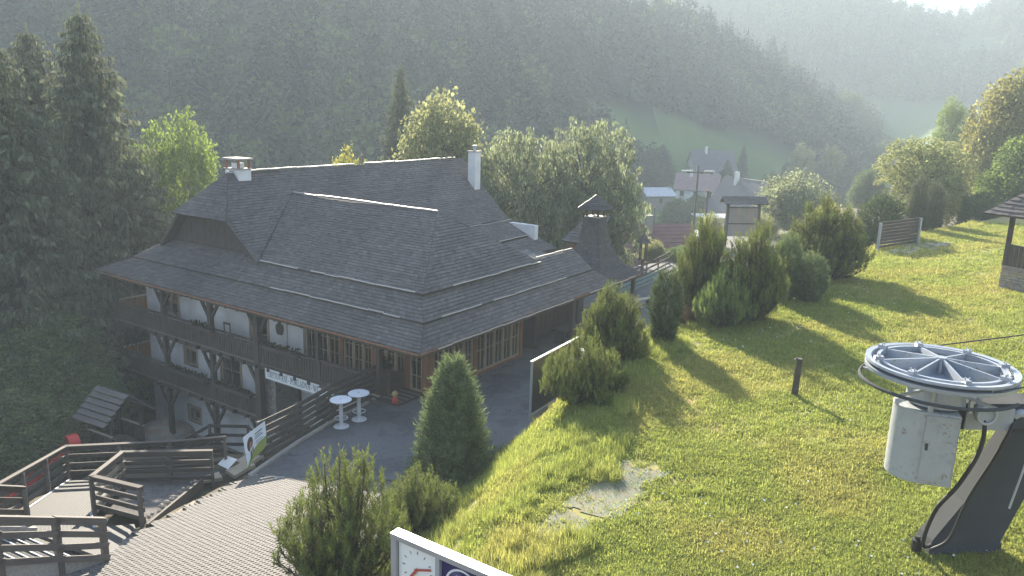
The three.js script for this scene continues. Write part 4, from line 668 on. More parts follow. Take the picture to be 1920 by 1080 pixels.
// ---------- lift drive station ----------
{
  const G = landY(8.4, -13.1), wc = V(7.21, 7.89, -12.58), t = thing('lift_drive_station', 'ski lift drive station with big horizontal wheel, pale motor cabinet and leaning dark mast', 'lift station', wc.toArray());
  const wheel = new THREE.Group(); wheel.name = 'bull_wheel'; wheel.scale.setScalar(0.89); t.add(wheel);
  const ring = (pts, n = 72) => new THREE.LatheGeometry(pts.map(([a, b]) => new THREE.Vector2(a, b)), n);
  new MB().geom(ring([[1.2, -.07], [1.3, -.09], [1.305, -.02], [1.245, -.01], [1.245, .03], [1.305, .05], [1.3, .1], [1.2, .09], [1.19, .0], [1.2, -.07]])).build('rim', M.steel, wheel);
  new MB().geom(ring([[1.04, .0], [1.1, .0], [1.1, .1], [1.04, .1], [1.04, 0]])).build('inner_ring', M.steel, wheel);
  const s = new THREE.Shape(); s.absarc(0, 0, 1.21, 0, Math.PI * 2); for (let i = 0; i < 8; i++) { const a = (i + .5) * Math.PI / 4, h = new THREE.Path(); h.absellipse(Math.cos(a) * .76, Math.sin(a) * .76, .22, .16, 0, Math.PI * 2, true, a + Math.PI / 2); s.holes.push(h); }
  new MB().geom(new THREE.ExtrudeGeometry(s, { depth: .015, bevelEnabled: false, curveSegments: 48 }), new THREE.Matrix4().makeRotationX(-Math.PI / 2).setPosition(0, -.075, 0)).build('wheel_plate', M.steel, wheel);
  for (let i = 0; i < 8; i++) { const a = i * Math.PI / 4 + .12, d = V(Math.cos(a), 0, Math.sin(a)), q = V(-d.z, 0, d.x).multiplyScalar(.018), A = d.clone().multiplyScalar(.1), B = d.clone().multiplyScalar(1.06), y = (v, h) => v.clone().setY(h);
    const R = (v, h, k) => y(v, h).addScaledVector(q, k); new MB().hexa([R(A, -.058, 1), R(B, -.058, 1), R(B, -.058, -1), R(A, -.058, -1), R(A, .2, 1), R(B, .1, 1), R(B, .1, -1), R(A, .2, -1)]).build('spoke', M.steel, wheel);
    const c = new MB().geom(new THREE.BoxGeometry(.16, .07, .1), new THREE.Matrix4().makeRotationY(-a).setPosition(d.x * 1.12, .13, d.z * 1.12)); for (const k of [-.04, .04]) c.geom(new THREE.CylinderGeometry(.014, .014, .05, 8), new THREE.Matrix4().makeTranslation(d.x * 1.12 + q.x * k * 50, .18, d.z * 1.12 + q.z * k * 50)); c.build('clamp', M.galv, wheel); }
  new MB().geom(new THREE.CylinderGeometry(.09, .12, .28, 20), new THREE.Matrix4().makeTranslation(0, .08, 0)).build('hub', M.steel, wheel);
  // rope guard, gearbox, cabinet
  const arc = []; for (let i = 0; i <= 24; i++) { const a = Math.PI * (.28 + 1.05 * i / 24); arc.push(V(Math.cos(a) * 1.21, -.26, Math.sin(a) * 1.21)); } new MB().tube(arc, .03, 60, 8).build('rope_guard', M.darkSteel, t);
  for (const k of [3, 12, 21]) new MB().bar(arc[k], V(arc[k].x * .3, -.3, arc[k].z * .3), .05, .04).build('guard_arm', M.galv, t);
  new MB().geom(new THREE.CylinderGeometry(.42, .46, .5, 28), new THREE.Matrix4().makeTranslation(0, -.33, 0)).build('gearbox', M.paintGrey, t);
  for (const [x, z] of [[.36, .42], [.62, .2], [-.3, .44]]) new MB().box(x - .03, x + .03, -.62, -.1, z - .03, z + .03).build('bracket', M.galv, t);
  const cab = new THREE.Shape(); cab.moveTo(-.1, -.5); cab.lineTo(.44, -.5); cab.lineTo(.44, .5); cab.lineTo(-.1, .5); cab.absarc(-.1, 0, .5, Math.PI / 2, Math.PI * 1.5, false);
  const cg = new THREE.ExtrudeGeometry(cab, { depth: 1.22, bevelEnabled: true, bevelSize: .02, bevelThickness: .02, bevelSegments: 3, curveSegments: 24 }); cg.rotateX(-Math.PI / 2);
  const cb = new MB().geom(cg).build('motor_cabinet', M.cabinet, t); cb.position.set(-.12, -1.86, .06); cb.rotation.y = -.3; cb.scale.set(.88, 1, .88);
  new MB().box(-.12, .42, .06, 1.2, .52, .55).build('cabinet_door', M.cabinet, cb); for (const y of [.2, .62, 1.04]) new MB().box(.4, .435, y, y + .09, .535, .555).build('hinge', M.galv, cb); new MB().box(-.08, -.03, .6, .72, .535, .56).build('latch', M.darkSteel, cb);
  // beam and leaning mast
  const beam = new MB(); beam.bar(V(.3, -.8, -.1), V(3.4, -.8, -.35), .5, .46); beam.build('cantilever_beam', M.darkSteel, t); new MB().box(.45, 1.25, -1.0, -.62, .16, .2).build('beam_plate', M.paintGrey, t);
  const sh = new THREE.CylinderGeometry(.17, .17, .08, 28); sh.rotateX(Math.PI / 2); new MB().geom(sh, new THREE.Matrix4().makeTranslation(.66, -.66, .36)).build('sheave', M.paintGrey, t); const sr = new THREE.TorusGeometry(.15, .025, 8, 28); new MB().geom(sr, new THREE.Matrix4().makeTranslation(.66, -.66, .41)).build('sheave_rim', M.galv, t);
  const gy = G - wc.y, foot = V(1.05, gy - .15, -.55), top = V(2.75, -.3, -.3), m1 = new MB();
  const sec = (c, w, d) => [V(c.x - w, c.y, c.z + d), V(c.x + w, c.y, c.z + d), V(c.x + w, c.y, c.z - d), V(c.x - w, c.y, c.z - d)], lerp = (k) => foot.clone().lerp(top, k);
  const secs = [sec(V(.92, gy - .3, -.3), .66, .3), sec(V(1.0, gy + .25, -.3), .6, .22), sec(V(1.36, gy + 1.0, -.28), .5, .18), sec(V(1.95, -.95, -.24), .42, .18), sec(V(2.3, -.25, -.22), .42, .18)];
  for (let i = 0; i + 1 < secs.length; i++) m1.hexa([...secs[i], ...secs[i + 1]]); m1.build('mast', M.darkSteel, t);
  new MB().box(.1, 1.75, gy - .5, gy - .08, -1.1, .1).build('foundation', M.concrete, t);
  for (const x of [.2, 1.62]) { const b = new MB(); b.cyl(V(x, gy, -.2), V(x, gy + .2, -.2), .09, .09, 10); b.cyl(V(x, gy + .2, -.2), V(x, gy + .27, -.2), .05, .05, 6); b.build('anchor_bolt', M.rubber, t); }
  new MB().tube([V(.42, -.62, .2), V(.62, -.7, .35), V(.66, -1.2, .4), V(.4, -1.9, .4), V(.2, -2.5, .2), V(.25, gy + .15, -.05), V(.5, gy + .2, -.1)], .035, 60, 8).build('power_cable', M.rubber, t);
  new MB().tube([V(1.35, -.8, .1), V(1.2, -.95, .25), V(1.05, -1.5, .2), V(.8, -2.3, .1), V(.55, gy + .35, .1), V(.35, gy + .12, 0)], .03, 60, 8).build('power_cable', M.rubber, t);
  new MB().tube([V(1.3, -.78, .1), V(1.38, -.72, .12), V(1.5, -.74, .05)], .07, 12, 10).build('cable_gland', M.paintGrey, t);
  new MB().cyl(V(1.75, -.35, .25), V(1.35, -2.35, .35), .02, .02, 8).build('tension_rod', M.galv, t); new MB().cyl(V(1.75, -.35, .25), V(1.7, -.6, .262), .035, .035, 8).build('rod_end', M.rust, t);
  // haul rope leaving to the right
  const rope = new MB(); rope.cyl(V(.25, .01, -1.13), V(26, 2.2, -6.4), .013, .013, 6); rope.cyl(V(.25, .01, 1.13), V(22, 2.2, -3.6), .013, .013, 6); const ar = []; for (let i = 0; i <= 30; i++) { const a = Math.PI * (.44 + 1.12 * i / 30); ar.push(V(Math.cos(a) * 1.13, .01, Math.sin(a) * 1.13)); } rope.tube(ar, .013, 60, 6); tag(rope.build('haul_rope', M.darkSteel), 'dark steel rope running round the bull wheel and off to the right', 'rope'); scene.children[scene.children.length - 1].position.copy(wc);
}
// ---------- gazebo at the right edge ----------
{
  const x0 = 22.6, z0 = -30.83, y0 = landY(20.6, -31.2), t = thing('gazebo', 'open wooden gazebo with shingled roof on a dry stone base beside the lawn', 'gazebo', [x0, y0, z0], .5);
  const P = new MB().box(0, 3, -.4, .95, -3, 0).build('stone_base', M.stone, t);
  for (let s = 0; s < 2; s++) { let y = -.3; while (y < .92) { const h = rr(.09, .16); let a = 0; while (a < 3) { const w = Math.min(rr(.2, .5), 3.02 - a); const o = new MB(); if (s) o.box(-.04 - rr(0, .04), 0, y + .008, y + h - .008, -a - w + .008, -a - .008); else o.box(a + .008, a + w - .008, y + .008, y + h - .008, 0, .03 + rr(0, .05)); o.build('stone', rnd() < .5 ? M.stone : M.slab, P); a += w; } y += h; } }
  for (const [x, z] of [[.05, -.05], [1.5, -.05], [2.95, -.05], [.05, -2.95], [2.95, -2.95], [.05, -1.5]]) new MB().box(x - .08, x + .08, .95, 3.25, z - .08, z + .08).build('post', M.railWood, t);
  for (const [x, s] of [[.05, 1], [1.5, -1], [1.5, 1], [2.95, -1]]) new MB().bar(V(x, 2.75, -.05), V(x + s * .5, 3.2, -.05), .07, .09).build('brace', M.railWood, t);
  new MB().box(-.1, 3.1, 3.2, 3.35, -.13, .03).build('plate', M.railWood, t); new MB().box(-.03, .13, 3.2, 3.35, -3.1, -.14).build('plate', M.railWood, t);
  for (let x = .15; x < 2.9; x += .2) new MB().box(x, x + .18, .97, 1.85, -.03, 0).build('board', M.darkWood, t); for (let z = -.25; z > -2.9; z -= .2) new MB().box(0, .03, .97, 1.85, z - .18, z).build('board', M.darkWood, t);
  new MB().box(0, 3, 1.85, 1.92, -.12, .04).build('rail', M.railWood, t); new MB().box(-.04, .1, 1.86, 1.93, -2.9, -.14).build('rail', M.railWood, t);
  new MB().box(.3, 2.7, 1.35, 1.42, -2.7, -2.2).build('bench', M.orangeWood, t); new MB().box(.3, .8, 1.35, 1.42, -2.1, -.6).build('bench', M.orangeWood, t);
  const e = .75, c = [1.5, 5.3, -1.5], K = [[-e, 3.2, e], [3 + e, 3.2, e], [3 + e, 3.2, -3 - e], [-e, 3.2, -3 - e]];
  for (let i = 0; i < 4; i++) roofSlope(t, [K[i], K[(i + 1) % 4], c], .07, .22);
}
// ---------- things behind: lantern, railings, notice board ----------
{
  const t = thing('wayside_shrine', 'slender wooden wayside post with a little open roofed top behind the inn', 'wayside post', [9.5, 0, -56.6], .3);
  new MB().box(-.08, .08, -.2, 1.15, -.08, .08).build('post', M.brownWood, t); for (const i of [-.22, .22]) for (const j of [-.12, .12]) new MB().box(i - .035, i + .035, 1.1, 2.5, j - .035, j + .035).build('upright', M.darkWood, t); new MB().box(-.3, .3, 1.08, 1.16, -.2, .2).build('shelf', M.darkWood, t);
  roofSlope(t, [[-.42, 2.4, .36], [.42, 2.4, .36], [0, 3.1, 0]], .03, .14); roofSlope(t, [[.42, 2.4, .36], [.42, 2.4, -.36], [0, 3.1, 0]], .03, .14); roofSlope(t, [[.42, 2.4, -.36], [-.42, 2.4, -.36], [0, 3.1, 0]], .03, .14); roofSlope(t, [[-.42, 2.4, -.36], [-.42, 2.4, .36], [0, 3.1, 0]], .03, .14); new MB().cyl(V(0, 3.05, 0), V(0, 3.35, 0), .03, .01, 6).build('finial', M.darkSteel, t);
}
fence('roadside_railing', 'long wooden railing behind the inn below the wayside post', 'railing', [[7.2, 0, -51.4], [12.3, 0, -60.9]], { rails: 3, postEvery: 2.4 });
fence('roadside_railing', 'low greenish railing of close bars in front of the long wooden railing', 'railing', [[6.9, 0, -49.2], [10.9, 0, -55.6]], { h: .8, rails: 3, postEvery: .45, pw: .05, mr: mat(.16, .24, .22), mp: mat(.16, .24, .22) });
for (const [x, z, a, l] of [[6.9, -45.2, .4, 'pale bench nearest the porch of the inn'], [7.9, -47.3, .5, 'pale bench farther from the porch, towards the railing']]) { const t = thing('bench', l, 'bench', [x, 0, z], a); for (const k of [-.14, .02, .18]) new MB().box(-.9, .9, .42, .46, k - .06, k + .07).build('seat_plank', M.paleWood, t); for (const k of [-.7, .7]) new MB().box(k - .05, k + .05, 0, .42, -.18, .22).build('leg', M.darkWood, t); }
{
  const t = thing('notice_board', 'large wooden map board with its own little shingled roof beside the parking area', 'notice board', [18.9, 0, -69.6], .12);
  for (const x of [0, 2.9]) new MB().box(x - .12, x + .12, -.2, 4.1, -.12, .12).build('post', M.darkWood, t);
  for (let k = 0; k < 7; k++) new MB().box(.14 + k * .376, .14 + k * .376 + .36, 1.0, 3.55, -.03, .03).build('panel', mat(.3 + .04 * (k % 3), .31, .27, { map: blotchT }), t);
  new MB().box(.12, 2.78, 2.1, 2.2, .03, .07).build('crossbar', M.darkWood, t); new MB().box(.12, 2.78, 3.55, 3.67, -.05, .05).build('crossbar', M.darkWood, t);
  roofSlope(t, [[-.55, 4.0, .75], [3.45, 4.0, .75], [3.45, 4.6, 0], [-.55, 4.6, 0]], .06, .2); roofSlope(t, [[3.45, 4.0, -.75], [-.55, 4.0, -.75], [-.55, 4.6, 0], [3.45, 4.6, 0]], .06, .2);
}
{ const q = (x, z) => [x, landY(x, z), z]; fence('lawn_fence', 'dark horizontal board fence between two pale posts at the back edge of the lawn', 'fence', [q(20.7, -44.2), q(23.76, -45.84)], { h: 1.6, rails: 8, rh: .15, postEvery: 4, mr: M.darkWood, mp: M.galv, pw: .12, side: -.1 }); }
{ const t = thing('stone_paving', 'patch of grey broken stone paving at the foot of the board fence on the lawn', 'paving'); for (let i = 0; i < 26; i++) { const k = rnd(), x = 21 + 4 * k + rr(-.6, .6), z = -43.6 - 2.6 * k + rr(-.4, 1.2), r = rr(.2, .42), n = 6, p = []; for (let j = 0; j < n; j++) { const a = -j / n * 6.28; p.push(V(x + Math.cos(a) * r * rr(.75, 1.1), 0, z + Math.sin(a) * r * rr(.75, 1.1))); } const y = landY(x, z) + .07; p.forEach((q) => { q.y = y; }); new MB().slab(p, .08).build('stone', M.concrete, t); } }

// ---------- plants ----------
// FB collects leaf- and needle-sized faces
class FB {
  constructor() { this.p = []; this.c = []; }
  leaf(o, a, b, k, tint = [1, 1, 1]) { // diamond: axis a, half width b
    this.p.push(o.x, o.y, o.z, o.x + a.x * .5 + b.x, o.y + a.y * .5 + b.y, o.z + a.z * .5 + b.z, o.x + a.x, o.y + a.y, o.z + a.z, o.x, o.y, o.z, o.x + a.x, o.y + a.y, o.z + a.z, o.x + a.x * .5 - b.x, o.y + a.y * .5 - b.y, o.z + a.z * .5 - b.z);
    for (let i = 0; i < 6; i++) this.c.push(k * tint[0], k * tint[1], k * tint[2]);
  }
  needle(o, a, b, k, tint) { this.p.push(o.x - b.x, o.y - b.y, o.z - b.z, o.x + b.x, o.y + b.y, o.z + b.z, o.x + a.x, o.y + a.y, o.z + a.z); for (let i = 0; i < 3; i++) this.c.push(k * tint[0], k * tint[1], k * tint[2]); }
  shoot(o, d, len, nl, n, w, tint, k0 = 1) { // needles round a twig
    const s = V(rr(-1, 1), rr(-1, 1), rr(-1, 1)).cross(d).normalize(), t = V().crossVectors(d, s);
    for (let i = 0; i < n; i++) { const a = i * 2.4, f = i / n, r = s.clone().multiplyScalar(Math.cos(a)).addScaledVector(t, Math.sin(a)), q = o.clone().addScaledVector(d, len * f), dir = r.clone().multiplyScalar(.75).addScaledVector(d, .65 + .3 * f).multiplyScalar(nl * rr(.8, 1.2)); this.needle(q, dir, V().crossVectors(dir, r.clone().add(d)).normalize().multiplyScalar(w), k0 * rr(.75, 1.25), tint); }
  }
  geometry() { const g = new THREE.BufferGeometry(); g.setAttribute('position', new THREE.Float32BufferAttribute(this.p, 3)); g.setAttribute('color', new THREE.Float32BufferAttribute(this.c, 3)); g.computeVertexNormals(); return g; }
}
const rdir = () => { const y = rr(-1, 1), a = rr(0, 6.283), r = Math.sqrt(1 - y * y); return V(r * Math.cos(a), y, r * Math.sin(a)); };
function plant(name, label, category, at, group) { return thing(name, label, category, at, 0, group); }
const MF = { pine: leafMat(.105, .125, .04, .38), juniper: leafMat(.15, .195, .075, .45), thuja: leafMat(.085, .115, .04, .35), spruce: leafMat(.115, .13, .075, .38), leafy: leafMat(.15, .21, .05, .5), silver: leafMat(.22, .25, .13, .55), willow: leafMat(.27, .29, .12, .55), birch: leafMat(.19, .25, .05, .55), bush: leafMat(.13, .17, .06, .45), pale: leafMat(.28, .29, .12, .55), yellow: leafMat(.34, .33, .06, .55), gold: leafMat(.26, .25, .08, .55) };
const trunkMesh = (t, pts, r0, r1, m = M.bark) => { const b = new MB(); for (let i = 0; i + 1 < pts.length; i++) { const n = pts.length - 1; b.cyl(pts[i], pts[i + 1], r0 + (r1 - r0) * i / n, r0 + (r1 - r0) * (i + 1) / n, 8); } return b.build('trunk', m, t); };
const limb = (b, a, c, r0, r1) => b.cyl(a, c, r0, r1, 5);
// mountain pine: many rising stems, each ending in a candle
function pineGeo(R, Hh, stems, w = .012, fine = 1.1) {
  const f = new FB(), b = new MB();
  for (let i = 0; i < stems; i++) {
    const a = rr(0, 6.283), q = Math.pow(rnd(), .55), top = V(Math.cos(a) * R * q, Hh * (1 - .62 * q * q) * rr(.55, 1.1), Math.sin(a) * R * q), base = V(Math.cos(a) * R * .12, .05, Math.sin(a) * R * .12), mid = V(top.x * .75, top.y * .42, top.z * .75);
    const cv = new THREE.QuadraticBezierCurve3(base, mid, top); if (i % 3 === 0) { b.cyl(base, cv.getPoint(.5), .035, .022, 5); b.cyl(cv.getPoint(.5), top, .022, .008, 5); }
    const n = Math.max(5, Math.round(cv.getLength() * 5 * fine));
    for (let k = 0; k < n; k++) { const t = .22 + .78 * k / n, p = cv.getPoint(t), d = cv.getTangent(t), o = rdir().multiplyScalar(.8); o.y = Math.abs(o.y) + .35; d.multiplyScalar(.7).add(o).normalize(); f.shoot(p, d, rr(.16, .3), .105, 16, w, rnd() < .2 ? [1.6, 1.5, .9] : [1, 1, 1], rr(.7, 1.2)); }
    for (let k = 0; k < 3; k++) f.shoot(top.clone().add(V(rr(-.1, .1), -.1 * k, rr(-.1, .1))), V(rr(-.3, .3), 1, rr(-.3, .3)).normalize(), rr(.2, .38), .11, 20, w, [1.5, 1.5, 1], 1.15);
    const c = top.clone().add(V(0, .3, 0)); if (rnd() < .5) for (let k = 0; k < 3; k++) f.leaf(c, V(rr(-.02, .02), rr(.07, .12), rr(-.02, .02)), V(Math.cos(k * 2), 0, Math.sin(k * 2)).multiplyScalar(.01), 1.1, [1.7, 1.2, .9]);
  }
  return [f.geometry(), b.geometry()];
}
// columnar or conical conifer of fine upright sprays; prof(h) gives the radius 0..1
function sprayGeo(R, Hh, n, prof, len = .2, w = .012, up = .9) {
  const f = new FB();
  for (let i = 0; i < n; i++) {
    const h = 1 - Math.pow(rnd(), .62), a = rr(0, 6.283), lump = .45 + 1.1 * fbm(Math.cos(a) * 2.2 + 7, Math.sin(a) * 2.2 + h * 6.5, 131, 3), q = Math.pow(rnd(), .35), r = R * prof(h) * q * lump, o = V(Math.cos(a) * r, h * Hh * .97, Math.sin(a) * r), d = V(Math.cos(a) * .7 + rr(-.35, .35), up * rr(.4, 1.2), Math.sin(a) * .7 + rr(-.35, .35)).normalize();
    f.shoot(o, d, len * rr(.6, 1.3), len * .42, 9, w, [1, 1, 1], (.7 + .35 * q) * rr(.75, 1.25));
  }
  return f.geometry();
}
function spruceGeo(Hh, R, branches) { // scattered drooping boughs hung with curtains of twigs
  const f = new FB(), b = new MB();
  b.cyl(V(0, 0, 0), V(0, Hh * .55, 0), Hh * .014, Hh * .009, 8); b.cyl(V(0, Hh * .55, 0), V(0, Hh * .98, 0), Hh * .009, .02, 6);
  for (let i = 0; i < branches; i++) {
    const t = .05 + .93 * Math.pow((i + rnd()) / branches, .92), l = (R * Math.pow(1 - t, .78) + .2) * rr(.55, 1.12), a = i * 2.4 + rr(-.5, .5), d = V(Math.cos(a), 0, Math.sin(a)), s = V(-d.z, 0, d.x), o = V(0, t * Hh, 0), dr = rr(.15, .5), m = Math.max(4, Math.round(l * 5));
    const at = (u) => o.clone().addScaledVector(d, l * u).add(V(0, l * (.16 * u - dr * u * u + .2 * u * u * u), 0));
    if (l > 1.6 && i % 2) { b.cyl(at(.1), at(.5), .035, .022, 4); b.cyl(at(.5), at(.9), .022, .008, 4); }
    const kb = rr(.75, 1.25);
    for (let j = 0; j < m; j++) { const u = Math.pow((j + rnd()) / m, .7), p = at(u).addScaledVector(s, rr(-.3, .3) * l * (.25 + .5 * (1 - u)) * (u < .2 ? .3 : 1)), w = rr(.28, .6) * (.5 + .5 * Math.min(1, l / 2));
      const q = d.clone().multiplyScalar(rr(.1, .8)).addScaledVector(s, rr(-.7, .7)).add(V(0, rr(-1.3, -.2), 0)).normalize().multiplyScalar(w); f.leaf(p, q, V().crossVectors(q, rdir()).normalize().multiplyScalar(w * rr(.16, .3)), kb * rr(.7, 1.3)); const q2 = V(rr(-.2, .2), -1, rr(-.2, .2)).multiplyScalar(w * rr(.7, 1.5)); f.leaf(p, q2, s.clone().multiplyScalar(w * .14).addScaledVector(d, rr(-.05, .05)), kb * rr(.55, 1.1)); }
  }
  for (let k = 0; k < 5; k++) f.leaf(V(0, Hh * (.93 + .012 * k), 0), V(rr(-.2, .2), Hh * .04, rr(-.2, .2)), V(.06, 0, .03), 1);
  return [f.geometry(), b.geometry()];
}
// broadleaf crown: lobes = [x, y, z, rx, ry, rz], clumps of leaves on and inside each lobe
function leafyGeo(lobes, clumps, per, size, clumpR, hang = 0, trunkTo = null, tr = .18) {
  const f = new FB(), b = new MB(), vol = lobes.map((l) => l[3] * l[4] * l[5]), sum = vol.reduce((a, c) => a + c, 0);
  const base = V(0, 0, 0), fork = trunkTo ?? V(0, lobes[0][1] * .45, 0); b.cyl(base, fork, tr, tr * .7, 8);
  lobes.forEach((l, i) => { const c = V(l[0], l[1], l[2]); limb(b, fork, c, tr * .55, tr * .2);
    const n = Math.round(clumps * vol[i] / sum);
    for (let k = 0; k < n; k++) { const d = rdir(), q = Math.pow(rnd(), .38), bump = .82 + .36 * fbm(d.x * 2 + 9, d.y * 2 + d.z * 2 + 9, 200 + i, 3), o = V(c.x + d.x * l[3] * q * bump, c.y + d.y * l[4] * q * bump, c.z + d.z * l[5] * q * bump); if (o.y < .15) continue;
      if (k % 5 === 0) limb(b, c.clone().lerp(o, .15), o, tr * .13, .012);
      const kk = rr(.75, 1.2);
      for (let j = 0; j < per; j++) { const e = rdir().multiplyScalar(clumpR * Math.sqrt(rnd())); if (hang) { e.x *= .5; e.z *= .5; e.y = -Math.abs(e.y) * hang; } const p = o.clone().add(e), a = rdir(); if (hang) { a.y = -Math.abs(a.y) - .6; a.normalize(); } const s = size * rr(.6, 1.3); f.leaf(p, a.clone().multiplyScalar(s), V().crossVectors(a, rdir()).normalize().multiplyScalar(s * (hang ? .2 : .34)), kk * rr(.75, 1.3)); } } });
  return [f.geometry(), b.geometry()];
}
function tree(name, label, category, at, [crown, trunk], m, turn = 0, sc = 1, group, bark = M.bark) {
  const t = plant(name, label, category, at, group); t.rotation.y = turn; Array.isArray(sc) ? t.scale.set(...sc) : t.scale.setScalar(sc);
  mesh('trunk', trunk, bark, t); stuff(mesh('crown', crown, m, t)); return t;
}
const onLand = (x, z, d = 0) => [x, landY(x, z) - d, z];
// foreground and lawn-edge evergreens
reseed(101);
const pineBig = pineGeo(1.35, 2.7, 150), pineMid = pineGeo(1.2, 2.1, 190), pineTall = pineGeo(1.2, 3.4, 230);
reseed(102);
tree('mountain_pine', 'spiky mountain pine bush right behind the clock sign', 'pine bush', onLand(-3.35, -14.6, .1), pineBig, MF.pine, .5, [1.05, 1.02, 1.05]);
tree('mountain_pine', 'lower mountain pine bush between the clock sign pine and the conical juniper', 'pine bush', onLand(-2.1, -17.6, .1), pineMid, MF.pine, 2.1, [.95, .78, .95]);
tree('mountain_pine', 'broad mountain pine with rusty shoots beside the dark panel', 'pine bush', onLand(2.2, -21.7, .25), pineMid, MF.pine, 2.9, [1.05, .92, 1.05]);
tree('mountain_pine', 'taller mountain pine behind the one beside the dark panel', 'pine bush', onLand(3.35, -24.9, .2), pineTall, MF.pine, 1.0, [1.02, .82, 1.02]);
tree('mountain_pine', 'left one of the big pair of pines behind the lone lawn post', 'pine bush', onLand(7.7, -31.0, .3), pineTall, MF.pine, .3, [1.02, 1.13, 1.02]);
tree('mountain_pine', 'right one of the big pair of pines, casting the long shadow on the lawn', 'pine bush', onLand(9.2, -29.4, .2), pineTall, MF.pine, 3.7, [1.15, 1.05, 1.15]);
tree('mountain_pine', 'small bluish pine at the foot of the big pair', 'pine bush', onLand(8.0, -28.6, .1), pineMid, MF.juniper, 1.7, [.95, .95, .95]);
reseed(103);
const conePr = (h) => Math.pow(1 - h, .74) * (.75 + .25 * Math.min(1, h * 6)), colPr = (h) => Math.sin(Math.min(1, h * 1.35 + .18) * Math.PI * .5) * Math.pow(1 - h, .42), stemG = (h, r) => new MB().cyl(V(0, -.2, 0), V(0, h * .6, 0), r, r * .5, 7).geometry();
tree('juniper', 'dense conical juniper standing before the veranda corner', 'juniper', onLand(-1.74, -23.2, .1), [sprayGeo(1.42, 4.4, 4600, conePr, .34, .017, 1), stemG(3, .08)], MF.juniper);
tree('thuja', 'dense rounded thuja column between the pines and the inn railing', 'thuja', onLand(5.4, -26.7, .1), [sprayGeo(.68, 2.75, 2000, colPr, .24, .013, 1), stemG(2, .06)], MF.thuja);
const colG = [sprayGeo(1, 3, 2600, colPr, .28, .016, 1), stemG(2, .08)];
tree('juniper', 'pointed juniper right of the big pair of pines', 'juniper', onLand(11.5, -32.4, .1), colG, MF.juniper, 1.2, [.75, .98, .75]);
tree('juniper', 'lower juniper leaning against the pointed one', 'juniper', onLand(12.5, -32.3, .1), colG, MF.juniper, 2.2, [.85, .72, .85]);
tree('juniper', 'tall narrow dark conifer beside its twin in front of the willow', 'conifer', onLand(26.4, -51.6, .2), colG, MF.spruce, .4, [.8, 1.6, .8]);
tree('juniper', 'dark columnar conifer nearest the lawn fence, twin of the narrow one', 'conifer', onLand(28.2, -53.2, .2), colG, MF.spruce, 2.4, [.95, 1.5, .95]);
tree('juniper', 'broad dark conifer behind the lawn fence', 'conifer', onLand(23.2, -49.5, .3), colG, MF.thuja, 4.4, [2.0, 1.55, 2.0]);
reseed(104);
const bigBush = leafyGeo([[0, 1.7, 0, 2.2, 1.8, 1.9], [-1.1, 1.2, .4, 1.3, 1.2, 1.2], [1, 1.4, -.3, 1.4, 1.4, 1.3]], 760, 26, .14, .4, 0, V(0, .5, 0), .09);
tree('mountain_pine', 'very wide dark pine bush before the lawn fence', 'pine bush', onLand(14.8, -36.8, .2), pineTall, MF.pine, 5, [1.85, 1.08, 1.6]);
tree('bush', 'loose brownish bush against the wide dark pine', 'bush', onLand(13.6, -36.6, .2), bigBush, MF.bush, 2, [.6, .6, .6]);
tree('shrub', 'pale leafy weeds at the edge of the lawn below the wide pine', 'shrub', onLand(13.0, -33.4, .1), bigBush, MF.pale, 3, [.28, .22, .28]);
{ const rusty = leafMat(.17, .1, .06, .4); tree('shrub', 'rusty red low shrub between the thuja and the big pines', 'shrub', onLand(6.6, -29.6, .1), bigBush, rusty, 1, [.32, .2, .32]); }
tree('bush', 'grey green bush beside the parking area', 'bush', [29, 0.0, -82], bigBush, MF.silver, 1, [1.9, 1.7, 1.9]);
tree('bush', 'pale blossoming shrub under the grey green bush', 'bush', [24.5, -.4, -78], bigBush, MF.pale, 2.2, [.8, .7, .8]);
tree('bush', 'bright yellow green shrub left of the broad dark conifer', 'bush', [24.0, .6, -60], bigBush, MF.yellow, 1.4, [.75, 1.35, .75]);
tree('bush', 'small pale bush in front of the red roof', 'bush', [11.6, -.6, -64.5], bigBush, MF.pale, .4, [.45, .55, .45]);
tree('bush', 'green bush on the terrace edge beside the long railing', 'bush', [14.0, -.4, -62.5], bigBush, MF.leafy, 2.4, [.8, .45, .8]);
tree('bush', 'sunlit bush growing against the notice board', 'bush', [17.8, -.4, -70.5], bigBush, MF.pale, 4.4, [.6, .95, .6]);
reseed(105);
// broadleaf trees round the inn
const roundTree = leafyGeo([[0, 7, 0, 3.9, 4.4, 3.6], [-2, 5.4, 1.2, 2.6, 2.8, 2.4], [2.2, 5.6, -.8, 2.6, 3, 2.4], [.4, 9.6, .2, 2.2, 2.2, 2.2]], 1100, 26, .27, .7, 0, V(0, 3, 0), .26);
const willow = leafyGeo([[0, 8, 0, 4.4, 3.9, 4.0], [-2.6, 6.6, .6, 2.8, 3.4, 2.6], [2.6, 6.8, .2, 2.9, 3.4, 2.6], [0, 4.2, 1, 3.6, 2.8, 3]], 1300, 26, .28, .7, 1.1, V(0, 2.6, 0), .3);
const birch = leafyGeo([[0, 7.2, 0, 2.2, 4.6, 2.1], [.6, 10.4, 0, 1.5, 2.4, 1.5], [-.7, 4.8, .3, 2.1, 2.6, 2.0]], 800, 26, .22, .6, 1.5, V(0, 3.4, 0), .16);
tree('broadleaf_tree', 'sunlit pale green tree rising behind the long ridge of the inn', 'tree', [-6.1, -6.4, -64], roundTree, MF.pale, 1.0, [1.12, 1.6, 1.12]);
tree('broadleaf_tree', 'left half of the big double willow behind the inn', 'willow', [.6, -6.4, -59], willow, MF.silver, .4, [.9, 1.45, .9]);
